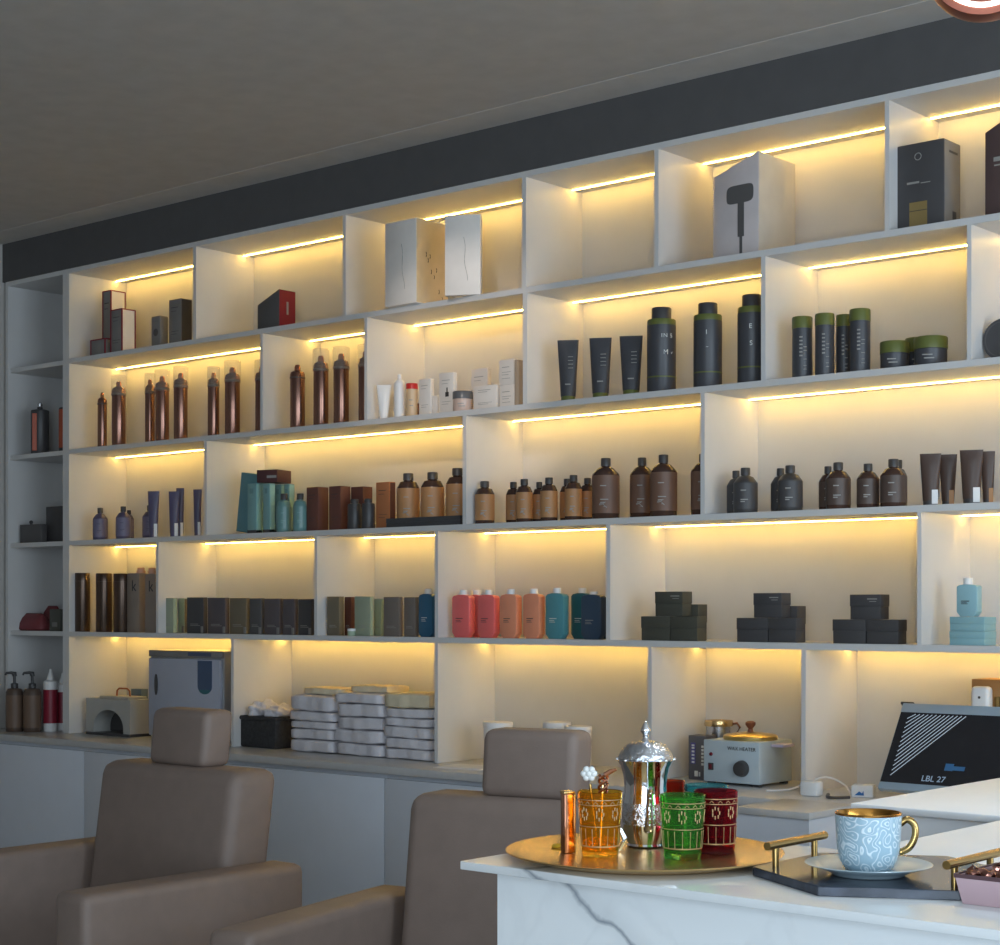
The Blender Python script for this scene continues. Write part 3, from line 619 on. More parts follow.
flask('ocean blue square bottle with white cap against the upright', 3, 418.5, 432, 436, 48, M_blueb, .04, cap_h=.10, wordm=M_text_w)
G8 = 'chunky square bottles'
flask('coral pink square bottle at the outer end of the colour line', 3, 452, 469, 475, 47.5, M_pink, .04)
flask('coral pink square bottle set back between the two front pink ones', 3, 467, 480, 487, 47, M_pink, .15)
flask('coral pink square bottle next to the peach ones', 3, 477.5, 494, 499.5, 48, M_pink, .04)
flask('peach square bottle next to the pink ones', 3, 500, 516, 521, 49, M_peach, .04)
flask('peach square bottle next to the teal one', 3, 523, 539, 543.5, 50, M_peach, .04)
flask('petrol teal square bottle beside the peach ones', 3, 545.5, 563, 566.5, 51, M_kteal, .04, wordm=M_text_w)
flask('deep teal square bottle half hidden by the navy one', 3, 571, 588, 594, 51, M_kdteal, .10, wordm=M_text_w)
flask('navy square bottle in front of the deep teal one', 3, 581, 600.5, 604.5, 48, M_navy, .035, cap_h=.06, wordm=M_text_g)
flask('navy bottle squeezed in behind, against the upright', 3, 597, 606, 609, 42, M_navy, .14, cap_h=.06, wordm=M_text_g)
# black jar cartons in stacks
def jar_box(label, X0, X1, d, dep, z, h, m, group, words=None):
    w = (X1-X0)/2
    t = thing('jar_carton', label, 'box', ((X0+X1)/2, d, z), 0, group)
    obj('carton_body', rbox(-w, w, 0, dep, 0, h*.52, .001), m, t)
    obj('lid', rbox(-w-.0012, w+.0012, -.0012, dep+.0012, h*.52, h, .001), m, t)
    marks([(w*.15, w*.8, h*.82, .003), (w*.3, w*.75, h*.72, .0018)] if words is None else words, M_text_g, t, -.0018)
    return t
for ci, (P, m, g, wh) in enumerate([((641.5, 670, 697, 655, 682, 690.5, 676, 698, 605), M_moss, 'dark jar cartons in the first stack', 'first stack'),
                             ((737, 768, 796, 753.5, 781, 789.5, 778, 797, 605), M_coal, 'dark jar cartons in the middle stack', 'middle stack'),
                             ((833, 866, 898, 850, 880, 888.5, 0, 0, 0), M_coal, 'dark jar cartons in the third stack', 'third stack')]):
    d = .04; a, b, c, e, f, g_, hh0, hh1, yt = P
    h1 = 24.*m_px(X_at(a), d); h2 = 24.5*m_px(X_at(a), d); dep = .052
    jar_box('dark jar carton, lower front one on the side-column side, %s' % wh, X_at(a, d), X_at(b, d)-.002, d, dep, ZR[3], h1, m, g, [])
    jar_box('dark jar carton, lower front one on the far side, %s' % wh, X_at(b, d)+.002, X_at(c, d), d, dep, ZR[3], h1, m, g, [])
    jar_box('dark jar carton on top of the %s' % wh, X_at(e, d), X_at(f, d), d+.002, dep, ZR[3]+h1+.0006, h2, m, g)
    if hh0:
        dd = d+dep+.012; X0, X1 = X_at(hh0, dd), X_at(hh1, dd)
        t = thing('jar_carton', 'taller dark carton rising behind the %s' % wh, 'box', ((X0+X1)/2, dd, ZR[3]), 0, g)
        hq = 36*m_px(X0, dd); w = (X1-X0)/2
        obj('carton_body', rbox(-w, w, 0, .05, 0, hq*.5, .001), m, t); obj('lid', rbox(-w-.001, w+.001, -.001, .051, hq*.5, hq, .001), m, t)
d = .04; X0, X1 = X_at(949.5, d), X_at(984.5, d); hb = 14.*m_px(X0, d)
M_skyc = mat('powder_blue_card', (136, 174, 180), .5)
for i, l in enumerate(('powder blue carton at the very bottom under the bottle', 'powder blue carton lying directly under the powder blue bottle')):
    t = thing('gift_carton', l, 'box', ((X0+X1)/2, d+.001*i, ZR[3]+i*(hb+.0005)), 0, 'powder blue cartons'); w = (X1-X0)/2-.001*i
    obj('carton_body', rbox(-w, w, 0, .075, 0, hb*.5, .001), M_skyc, t); obj('lid', rbox(-w-.0006, w+.0006, -.0006, .0756, hb*.5, hb, .001), M_skyc, t)
flask('powder blue square bottle with white cap on two blue cartons', 3, 956.5, 977, 981, 39, M_sky, .045, cap_h=.17, z0=2*hb+.0012, coff=-.1)
# ------------------------------------------------------------------ BOTTOM ROW, on the worktop
def pump(label, p0, p1, ytop, d, body, lab):
    q = at(4, (p0+p1)/2, d); mp = m_px(q.x, d); r = (p1-p0)/2*mp
    h = CZ-q.z-(ytop-HZ)*mp
    t = thing('pump_bottle', label, 'bottle', q, facing(q.x, d), 'brown pump bottles'); hb = h*.72
    obj('bottle_body', lathe([(0, 0), (r*.96, 0), (r, .004), (r, hb*.92), (r*.8, hb), (r*.35, hb*1.02), (0, hb*1.02)]), body, t)
    obj('label', lathe([(r+.0002, hb*.1), (r+.0006, hb*.1), (r+.0006, hb*.85), (r+.0002, hb*.85)]), lab, t)
    obj('pump_collar', lathe([(0, hb*1.0), (r*.42, hb*1.0), (r*.42, hb*1.12), (r*.16, hb*1.14), (r*.16, h*.95), (0, h*.95)], 18), M_black, t)
    obj('pump_head', tube([(0, 0, h*.93), (0, 0, h*.975), (-r*.35, 0, h*.99), (-r*.9, 0, h*.985), (-r*1.05, 0, h*.95)], [r*.3, r*.3, r*.18, r*.15, r*.12], 10), M_black, t)
    return t
M_brb = mat('brown_plastic', (84, 68, 58), .35); M_brl = mat('brown_paper_label', (108, 86, 70), .5)
pump('brown pump bottle at the side wall in the unlit column', 6, 23, 672, -.07, M_brb, M_brl)
pump('brown pump bottle beside the red and white bottles', 23.5, 41, 672, -.03, M_brb, M_brl)
M_crim = mat('crimson_label', (140, 36, 54), .4)
def spray_red(label, p0, p1, ytop, d):
    q = at(4, (p0+p1)/2, d); mp = m_px(q.x, d); r = (p1-p0)/2*mp; h = CZ-q.z-(ytop-HZ)*mp
    t = thing('spray_bottle', label, 'bottle', q, facing(q.x, d), 'red and white spray bottles'); hb = h*.8
    obj('bottle_body', lathe([(0, 0), (r*.97, 0), (r, .004), (r, hb), (r*.6, hb*1.03), (0, hb*1.03)]), M_white, t)
    obj('label', lathe([(r+.0002, h*.13), (r+.0008, h*.13), (r+.0008, h*.67), (r+.0002, h*.67)]), M_crim, t)
    obj('nozzle', lathe([(0, hb), (r*.6, hb), (r*.5, hb+(h-hb)*.3), (r*.22, hb+(h-hb)*.75), (r*.14, h), (0, h)], 18), M_white, t)
spray_red('red-labelled white spray bottle with pointed nozzle, in front', 43.5, 57.5, 669, .05)
spray_red('red-labelled white spray bottle half behind the first upright', 56, 69, 673, .12)
q = at(4, 40, .2); mp = m_px(q.x, .2)
t = thing('trigger_bottle', 'clear trigger spray bottle behind the pump bottles in the unlit column', 'bottle', q, facing(q.x, .2))
obj('bottle_body', lathe([(0, 0), (7*mp, 0), (7*mp, .13), (3*mp, .17), (2.2*mp, .19), (0, .19)], 20), mat('smoky_clear_plastic', (150, 150, 150), .2, alpha=.45), t)
obj('trigger_head', rbox(-.03, .02, -.012, .012, .19, .215, .004), M_grey, t); obj('trigger', tube([(-.018, 0, .19), (-.026, 0, .17), (-.022, 0, .15)], .004, 8), M_grey, t)
# nail lamp
M_lampg = mat('pale_grey_plastic', (168, 166, 160), .4)
d = .05; X0, X1 = X_at(86, d), X_at(130, d); w = (X1-X0)/2; mp = m_px(X0, d); h = 36*mp
t = thing('nail_lamp', 'pale grey nail lamp with a dark arched opening and copper handle', 'nail lamp', ((X0+X1)/2, d, ZR[4]))
arch = [(w*.70, .012)]+[(w*.02+w*.68*math.cos(a), .014+h*.12+h*.5*math.sin(a)) for a in [i*PI/14 for i in range(15)]]+[(-w*.66, .012)]
outer = [(-w, .010), (w, .010), (w, h*.93), (w*.93, h), (-w*.93, h), (-w, h*.93)]
bm = bmesh.new(); cxa, cza = w*.02, .014+h*.12
def out_pt(x, z):
    dx, dz = x-cxa, z-cza
    if abs(dx) < 1e-6 and dz <= 0: return (x, .012)
    k = min([v for v in ((w-cxa)/dx if dx > 1e-6 else 9, (-w-cxa)/dx if dx < -1e-6 else 9, (h-cza)/dz if dz > 1e-6 else 9) if v > 0])
    return (cxa+dx*k, cza+dz*k)
inn = [(cxa+w*.68, .012)]+arch[1:-1]+[(cxa-w*.68, .012)]
out = [(w, .012)]+[out_pt(x, z) for x, z in arch[1:-1]]+[(-w, .012)]
for corner in ((w, h), (-w, h)):
    kk = min(range(1, len(out)-1), key=lambda a_: (out[a_][0]-corner[0])**2+(out[a_][1]-corner[1])**2); out[kk] = corner
A0 = [bm.verts.new((x, 0, z)) for x, z in inn]; B0 = [bm.verts.new((x, 0, z)) for x, z in out]
A1 = [bm.verts.new((x, .13, z)) for x, z in inn]; B1 = [bm.verts.new((x, .13, z)) for x, z in out]
for k_ in range(len(inn)-1):
    bm.faces.new((A0[k_], B0[k_], B0[k_+1], A0[k_+1])); bm.faces.new((A1[k_], A1[k_+1], B1[k_+1], B1[k_]))
    bm.faces.new((B0[k_], B1[k_], B1[k_+1], B0[k_+1])); bm.faces.new((A0[k_], A0[k_+1], A1[k_+1], A1[k_]))
for q_ in (0, -1): bm.faces.new((A0[q_], A1[q_], B1[q_], B0[q_]))
obj('lamp_shell', bm, M_lampg, t, 30)
obj('base_plate', rbox(-w*.98, w*1.0, -.006, .135, .0, .012, .002), M_black, t)
obj('tunnel_back', box_bm(-w*.9, w*.9, .09, .1, .013, h*.8), M_black, t, 0)
obj('top_deck', rbox(-w*.55, w*.75, .02, .12, h, h+.012, .003), M_lampg, t)
obj('handle', tube([(-w*.1, .06, h+.011), (-w*.08, .06, h+.035), (w*.02, .06, h+.045), (w*.38, .06, h+.045), (w*.48, .06, h+.035), (w*.5, .06, h+.011)], .004, 10), mat('copper_handle', (176, 110, 80), .3, .8), t)
# towel warmer
d = .025; X0, X1 = X_at(148.5, d), X_at(222, d); w = (X1-X0)/2; mp = m_px(X1, d); h = CZ-ZR[4]-(650-HZ)*m_px(X0, d)
t = thing('towel_warmer', 'glossy steel towel warmer cabinet with a blue sticker on its door', 'towel warmer', ((X0+X1)/2, d, ZR[4]))
obj('cabinet_body', rbox(-w, w, .012, .26, .012, h, .004), mat('satin_steel', (176, 178, 182), .3, .6), t)
obj('top_panel', rbox(-w, w, 0, .0115, h*.93, h, .003), M_grey, t)
dr = obj('door', rbox(-w+.004, w-.012, -.004, .0115, .02, h*.915, .005), mat('mirror_door', (176, 180, 194), .1, .25, var=.02), t)
o = obj('door_handle', lathe([(0, 0), (1, 0), (1, .003), (.8, .004), (0, .004)], 28), M_black, dr); o.rotation_euler = (PI/2, 0, 0); o.scale = (.011, .044, 1); o.location = (-w*.76, -.0036, h*.62)
st = [(w*.38, h*.9), (w*.76, h*.9), (w*.76, h*.62)]+[(w*.57+w*.19*math.cos(a), h*.62+.03*math.sin(a)) for a in [-i*PI/10 for i in range(1, 10)]]+[(w*.38, h*.62)]
obj('sticker', prism(st, -.0052, -.004), mat('slate_blue_sticker', (66, 84, 112), .4), dr)
st2 = [(w*.42, h*.585)]+[(w*.57+w*.15*math.cos(a), h*.585+.018*math.sin(a)) for a in [-PI+i*PI/8 for i in range(9)]]
obj('sticker_band', prism(st2, -.0058, -.005), M_kdteal, dr)
obj('control_strip', box_bm(w*.1, w*.72, -.0014, .0002, h*.945, h*.985), mat('slate_blue_panel', (76, 84, 104), .3), t, 0)
for sx in (-1, 1): obj('foot', lathe([(0, 0), (.012, 0), (.012, .0125), (0, .0125)], 16), M_black, t).location = (sx*(w-.03), .05, 0)
d = .20; carton('blue_carton', 'slate blue carton behind the nail lamp, beside the towel warmer', 4, 131, 141, 148, 45, mat('slate_blue_card', (98, 118, 132), .5), .19)
# towels
def towel(label, x0, x1, y0, y1, z0, h, m=None, group=None, tilt=0., seed=0, name='towel'):
    rnd = random.Random(seed); w, dd = (x1-x0)/2, (y1-y0)/2
    bm = bmesh.new(); nx, ns = 14, 20
    rings = []
    for i in range(nx+1):
        u = -1+2*i/nx; e = 1-abs(u)**7; ring = []
        zj = h*(.05*math.sin(2.6*u+seed)+.03*math.sin(7*u+seed*3)); yj = .003*math.sin(4*u+seed*2)+.002*math.sin(11*u+seed)
        for k in range(ns):
            a = 2*PI*k/ns; ca, sa = math.cos(a), math.sin(a)
            yy = dd*math.copysign(abs(ca)**.45, ca)*(.9+.1*e)+yj
            zz = h*.5+h*.5*math.copysign(abs(sa)**.36, sa)*(.9+.1*e)+zj*.5+rnd.uniform(-.012, .012)*h
            if ca < -.9: yy += .006                       # the fold line at the front
            ring.append((w*u+rnd.uniform(-.0015, .0015), yy, zz))
        rings.append(ring)
    t = obj(name, loft(rings), m or M_towel, None, 80)
    t.location = ((x0+x1)/2, (y0+y1)/2, z0); t.rotation_euler = (0, tilt, rnd.uniform(-.03, .03))
    return tag(t, label, 'towel', group)
lev = ['bottom', 'second', 'third', 'fourth', 'top', 'topmost cream']
for si, (a, b, hs, g) in enumerate([(286.5, 329, [13, 11, 8, 10, 17], 'stack beside the black basket'), (332.5, 378, [13, 14, 13, 14, 11], 'middle stack'), (380.5, 426, [11, 11, 12, 9, 10, 16], 'stack against the upright')]):
    d0 = .012; X0, X1 = X_at(a, d0), X_at(b, d0); z = ZR[4]+.0005; mp = m_px((X0+X1)/2, d0)
    for k, hp in enumerate(hs):
        hh = hp*mp*.97; jj = .008*math.sin(k*2.1+si)
        towel('folded white towel, %s of the %s' % (lev[k] if k < 5 else 'topmost', g), X0+abs(jj)*.6, X1-abs(jj)*.4, d0+.0+abs(jj), d0+.2, z, hh, M_towel if k < 5 else M_cream, 'towels in the '+g, 0, si*10+k)
        z += hh*1.0
    if si < 2:
        towel('loosely folded cream towel lying on top of the %s' % g, X0+.02, X1-.02, d0+.06, d0+.2, z, 7*mp, M_cream, None, 0, si*10+9)
d = .03; X0, X1 = X_at(238, d), X_at(275, d); w = (X1-X0)/2; h = 33*m_px(X0, d)
t = thing('basket', 'black woven basket on the worktop holding crumpled white towels', 'basket', ((X0+X1)/2, d, ZR[4]))
bm = rbox(-w*.96, w*.96, .006, .19, 0, h*.86, .008); obj('basket_body', bm, mat('black_weave', (58, 57, 58), .8, var=.25, scale=90, bump=.8), t)
obj('basket_rim', rbox(-w, w, 0, .196, h*.82, h*.95, .007), mat('black_weave', (58, 57, 58), .8), t)
for i, (dx, dy, zz, r1, l) in enumerate([(-.05, .09, .97, .046, 'crumpled white towel heaped at the raised end of the basket'), (.055, .085, .93, .048, 'crumpled white towel drooping over the basket rim')]):
    bm = bmesh.new(); bmesh.ops.create_icosphere(bm, subdivisions=4, radius=1)
    for v in bm.verts:
        p = v.co; f = 1+.16*math.sin(5*p.x+i)*math.cos(4*p.y)+.10*math.sin(9*p.y+7*p.z)+.05*math.sin(15*p.x+11*p.y)
        v.co = Vector((p.x*r1*f, p.y*.07*f, max(-.012, p.z*(.045 if i == 0 else .032)*f)))
    o = obj('towel', bm, M_towel, None, 80); tag(o, l, 'towel', 'crumpled towels'); o.location = ((X0+X1)/2+dx, d+dy, ZR[4]+h*.95+.0125)
# white tubs behind the chair headrest
for i, (a, b, yt, l) in enumerate([(483, 513, 722, 'white lidded canister behind the headrest, standing alone'), (543, 571.5, 722, 'white lidded canister behind the headrest, rear of the pair'), (564.5, 592, 726, 'white lidded canister with dark triangle, front of the pair')]):
    d = .12 if i == 1 else .06; q = at(4, (a+b)/2, d); mp = m_px(q.x, d); r = (b-a)/2*mp; h = CZ-q.z-(yt-HZ)*mp
    t = thing('canister', l, 'canister', q, facing(q.x, d), 'white lidded canisters')
    obj('canister_body', lathe([(0, 0), (r*.93, 0), (r*.95, .003), (r*.95, h*.9), (0, h*.9)]), M_white, t)
    obj('lid', lathe([(0, h*.9), (r, h*.9), (r, h-.003), (r*.97, h), (0, h)]), M_white, t)
    marks([(r*.2, r*.75, h*z, .003) for z in (.7, .63, .56, .49, .42)], M_text_g, t, -r*.78, 'lettering', .003)
    if i == 2: obj('triangle_mark', prism([(r*.0, h*.8), (r*.42, h*.8), (r*.21, h*.70)], -r*.985, -r*.86), mat('dark_red_print', (110, 58, 44), .5), t)
q = at(4, 466, -.06)
t = thing('paper_sheets', 'few white paper sheets lying on the worktop near the headrest', 'paper', (q.x, -.05, ZR[4]+.0003), .1)
obj('sheet', box_bm(-.1, .1, -.07, .07, 0, .002), M_white, t, 0)
obj('sheet', box_bm(-.09, .1, -.06, .075, .0022, .004), M_white, t, 0)
# wax heater
d = .03; X0, X1 = X_at(703.5, d), X_at(759, d); w = (X1-X0)/2; mp = m_px(X0, d); foot = .009
h = 42*m_px((X0+X1)/2, d)+foot
dep = min(.2, y_at(X1, 792)-d)
M_wax = mat('pale_blue_grey_enamel', (182, 194, 200), .35)
t = thing('wax_heater', 'pale grey wax heater with black dial and brass lid', 'wax heater', ((X0+X1)/2, d, ZR[4]))
obj('heater_body', rbox(-w, w, 0, dep, foot, h, .003), M_wax, t)
for sx in (-1, 1):
    for yy in (.02, dep-.02): obj('foot', rbox(sx*(w-.018)-.012, sx*(w-.018)+.012, yy-.008, yy+.008, 0, foot, .001), M_black, t)
o = obj('dial', lathe([(0, 0), (.026, 0), (.026, .004), (.022, .018), (.018, .02), (0, .02)], 28), M_black, t); o.rotation_euler = (PI/2, 0, 0); o.location = (w*.40, 0, foot+(h-foot)*.36)
o = obj('indicator', lathe([(0, 0), (.006, 0), (.005, .004), (0, .005)], 16), mat('dark_red_lens', (110, 30, 40), .3), t); o.rotation_euler = (PI/2, 0, 0); o.location = (-w*.72, 0, foot+(h-foot)*.66)
sw = obj('switch', rbox(-w*.72-.009, -w*.72+.009, -.004, .001, foot+(h-foot)*.28, foot+(h-foot)*.45, .001), M_black, t)
obj('rocker', rbox(-w*.72-.005, -w*.72+.005, -.0055, -.004, foot+(h-foot)*.31, foot+(h-foot)*.42, .001), mat('dark_red_lens', (110, 30, 40), .3), sw)
text('WAX HEATER', .0165, M_text_d, t, w*.38, -.0006, foot+(h-foot)*.82)
ly = dep*.5; rl = min(w*.82, dep*.55)
ld = obj('lid', lathe([(0, h), (rl, h), (rl*1.02, h+.004), (rl*1.02, h+.012), (rl*.95, h+.016), (rl*.3, h+.024), (0, h+.024)], 36), mat('brass_lid', (204, 176, 110), .28, .8), t); ld.location = (.01, ly, 0)
obj('lid_knob', lathe([(0, h+.024), (.010, h+.024), (.007, h+.034), (.016, h+.046), (.016, h+.054), (.009, h+.058), (0, h+.058)], 20), mat('brown_wood', (124, 72, 48), .4), ld)
obj('flange', rbox(w, w+.045, ly-.03, ly+.04, h-.018, h-.008, .003), mat('lilac_plastic', (196, 186, 208), .4), t)
t, w, dep, h = carton('wax_carton', 'charcoal carton with violet and white print behind the wax heater', 4, 688.5, 706, 711, 44, mat('charcoal_box_card', (96, 92, 94), .5), .12, minside=.06)
obj('violet_print', box_bm(-w*.72, -w*.2, -.0009, .0002, h*.36, h*.84), mat('violet_print', (88, 80, 140), .5), t, 0)
marks([(-w*.6, -w*.3, h*z, .006) for z in (.4, .48, .56, .64, .72, .78)]+[(w*.5, w*.75, h*z, .007) for z in (.36, .44, .52, .6, .68, .76)], M_text_w, t, -.0012)
marks([(-w*.3, w*.1, h*.14, .018), (w*.2, w*.35, h*.13, .014)], M_text_w, t, -.0006)
q = at(4, 718, .245)
t = thing('wax_pot', 'small steel pot with a gold rim behind the wax heater', 'pot', (q.x, .25, ZR[4]), facing(q.x, .25))
zz = CZ-ZR[4]-(721-HZ)*m_px(q.x, .2); r = 14*m_px(q.x, .2)
obj('pot_body', lathe([(0, 0), (r*.7, 0), (r*.8, .01), (r*.85, zz*.9), (0, zz*.9)], 28), M_steel, t)
obj('rim', lathe([(0, zz*.9), (r*1.02, zz*.9), (r*1.06, zz*.94), (r*1.0, zz), (r*.8, zz*.97), (0, zz*.96)], 28), M_gold, t)
obj('handle', tube([(r*.9, 0, zz*.93), (r*1.3, 0, zz*.95), (r*1.5, 0, zz*.88), (r*1.3, 0, zz*.78)], .004, 8), M_rose, t)
# white adapter, cable, pens
q = at(4, 860, .0)
t = thing('power_adapter', 'white cube socket adapter with a blue mark on the worktop', 'adapter', (X_at(862), -.0, ZR[4]), .35)
obj('adapter_body', rbox(-.032, .032, 0, .05, 0, .036, .004), M_white, t)
obj('blue_mark', prism([(-.022, .006), (-.008, .018), (.0, .012), (.004, .020), (.006, .006)], -.0008, .0002), mat('blue_print', (40, 100, 160), .5), t)
pts = [Vector((X_at(846), .03, ZR[4]+.004)), Vector((X_at(835), .05, ZR[4]+.03)), Vector((X_at(815), .06, ZR[4]+.045)), Vector((X_at(795), .05, ZR[4]+.02)), Vector((X_at(785), .02, ZR[4]+.004)), Vector((X_at(775), -.05, ZR[4]+.004))]
def smooth_path(p, n=8):
    out = []
    for i in range(len(p)-1):
        p0, p1, p2, p3 = p[max(i-1, 0)], p[i], p[i+1], p[min(i+2, len(p)-1)]
        for k in range(n):
            s = k/n; out.append(.5*((2*p1)+(p2-p0)*s+(2*p0-5*p1+4*p2-p3)*s*s+(3*p1-p0-3*p2+p3)*s**3))
    return out+[p[-1]]
tag(obj('cable', tube(smooth_path(pts), .003, 8), M_white), 'white cable looping over the worktop behind the cup', 'cable')
tag(obj('cable', tube(smooth_path([Vector((X_at(p), yy, ZR[4]+zz)) for p, yy, zz in ((832, -.02, .004), (838, -.06, .008), (845, -.10, .006), (853, -.10, .006), (858, -.05, .004))]), .0045, 8), M_black), 'short black cable lying beside the white adapter', 'cable')
q = at(4, 826, -.02)
tag(obj('plug', rbox(-.03, .03, -.02, .02, 0, .045, .008), M_white), 'white plug block on the worktop under the looping cable', 'plug').location = (X_at(822), -.06, ZR[4])
# monitor on the worktop
yb = -.06; zb = CZ-(788-HZ)*m_px(X_at(876, yb), yb); X0 = X_at(877, yb); X1 = X0+.50
tl = math.radians(33); L = .285
t = thing('pos_monitor', 'tilted touch monitor with white stripes on its black screen', 'monitor', ((X0+X1)/2, yb, ZR[4]))
w = (X1-X0)/2; base_z = zb-ZR[4]
Rm = Matrix.Translation((0, 0, base_z)) @ Matrix.Rotation(-tl, 4, 'X')
def mon(bm): bm.transform(Rm); return bm
M_silver = mat('silver_plastic', (168, 186, 200), .3, .2)
obj('monitor_housing', mon(rbox(-w, w, 0, .022, 0, L, .004)), M_silver, t)
scn = obj('screen', mon(box_bm(-w+.004, w-.004, -.0012, .001, .022, L-.032)), mat('black_screen', (42, 41, 44), .25), t, 0)
bm = bmesh.new(); sh = L-.032
for i in range(13):
    s = i/13.
    xa_ = -w+.035+s*0; zt = sh-.006; x_t = -w+.04+.17*(i+1)/13; zl = zt-(sh-.05)*(i+1)/13
    add_tube(bm, [(x_t, -.0014, zt), (-w+.03, -.0014, zl)], .0012, 5)
obj('stripe_graphic', mon(bm), mat('white_stripe_light', (180, 190, 200), .4, emit=(190, 200, 212), estr=.25), scn)
g = text('LBL 27', .026, mat('screen_letter_light', (150, 170, 190), .4, emit=(170, 190, 210), estr=.2), scn, 0, 0, 0); g.data.transform(Rm @ Matrix.Translation((-w+.165, -.0016, .04)))
bm = bmesh.new(); add_box(bm, -w+.19, -w+.215, -.0022, -.001, .07, .092); add_box(bm, -w+.215, -w+.25, -.0018, -.001, .072, .085)
obj('blue_icon', mon(bm), mat('blue_icon_light', (52, 92, 128), .4, emit=(50, 100, 150), estr=.25), scn, 0)
obj('stand', rbox(-.11, .11, .07, .2, 0, base_z+.04, .006), M_silver, t)
obj('camera_bump', mon(rbox(-w-.012, -w+.03, .006, .026, L, L+.008, .003)), M_black, t)
q = at(4, 980, .12)
t = thing('wooden_box', 'tan wooden box with brass catch behind the monitor', 'box', (X_at(992, .17), .17, ZR[4]))
zt = CZ-ZR[4]-(679-HZ)*m_px(X_at(975, .17), .17); w = X_at(992, .17)-X_at(971.5, .17)
M_wood = mat('tan_wood', (176, 130, 80), .5, var=.12, scale=8)
obj('box_body', rbox(-w, w+.12, 0, .12, 0, zt*.72, .002), M_wood, t); obj('lid', rbox(-w, w+.12, 0, .12, zt*.725, zt, .002), M_wood, t)
obj('catch', rbox(w*.15, w*.55, -.004, .0, zt*.45, zt*.86, .001), M_brass, t)
t = thing('card_reader', 'white rounded device standing in front of the tan wooden box', 'device', (X_at(979.5, .13), .128, ZR[4])); hh = CZ-ZR[4]-(687-HZ)*m_px(X_at(979, .1), .1)
w = 10*m_px(X_at(979, .1), .1)
obj('device_body', rbox(-w, w, 0, .035, 0, hh, .012, 4), M_white, t); o = obj('sensor', lathe([(0, 0), (.004, 0), (.004, .001), (0, .001)], 12), M_black, t); o.rotation_euler = (PI/2, 0, 0); o.location = (0, 0, hh-11*m_px(X_at(979, .1), .1))
# ------------------------------------------------------------------ white pedestal in front of the worktop
t = thing('pedestal_cabinet', 'white gloss pedestal cabinet projecting from the worktop', 'cabinet', (-2.535, -.335, 0))
obj('body', box_bm(-.115, .115, -.13, .13, 0, .865), M_cab, t, 0); obj('top', rbox(-.118, .118, -.135, .132, .8655, .885, .002), M_top, t)
# ------------------------------------------------------------------ reception desk
TZ = 1.08
VEIN = .587*(-1.470)+.81*1.052
M_marble = marble_mat()
M_desk = mat('white_desk_lacquer', (238, 240, 243), .38, var=.012)
DK = thing('reception_desk', 'white marble U-shaped reception desk carrying the tea tray', 'desk', (0, 0, 0))
obj('front_countertop', rbox(-1.642, .6, -2.724, -2.27, TZ-.012, TZ, .0015), M_marble, DK)
obj('front_panel', box_bm(-1.606, .6, -2.685, -2.31, 0, TZ-.0125), M_marble, DK, 0)
obj('wing_countertop', rbox(-1.27, .6, -2.2695, -1.724, TZ-.03, TZ, .002), M_desk, DK)
obj('wing_panel', box_bm(-1.24, .56, -2.30, -1.72, 0, TZ-.031), M_desk, DK, 0)
obj('back_countertop', rbox(-1.587, .6, -1.7235, -.9, TZ-.014, TZ, .003), M_desk, DK)
obj('back_panel', box_bm(-1.580, .6, -1.705, -.93, 0, TZ-.0145), M_desk, DK, 0)
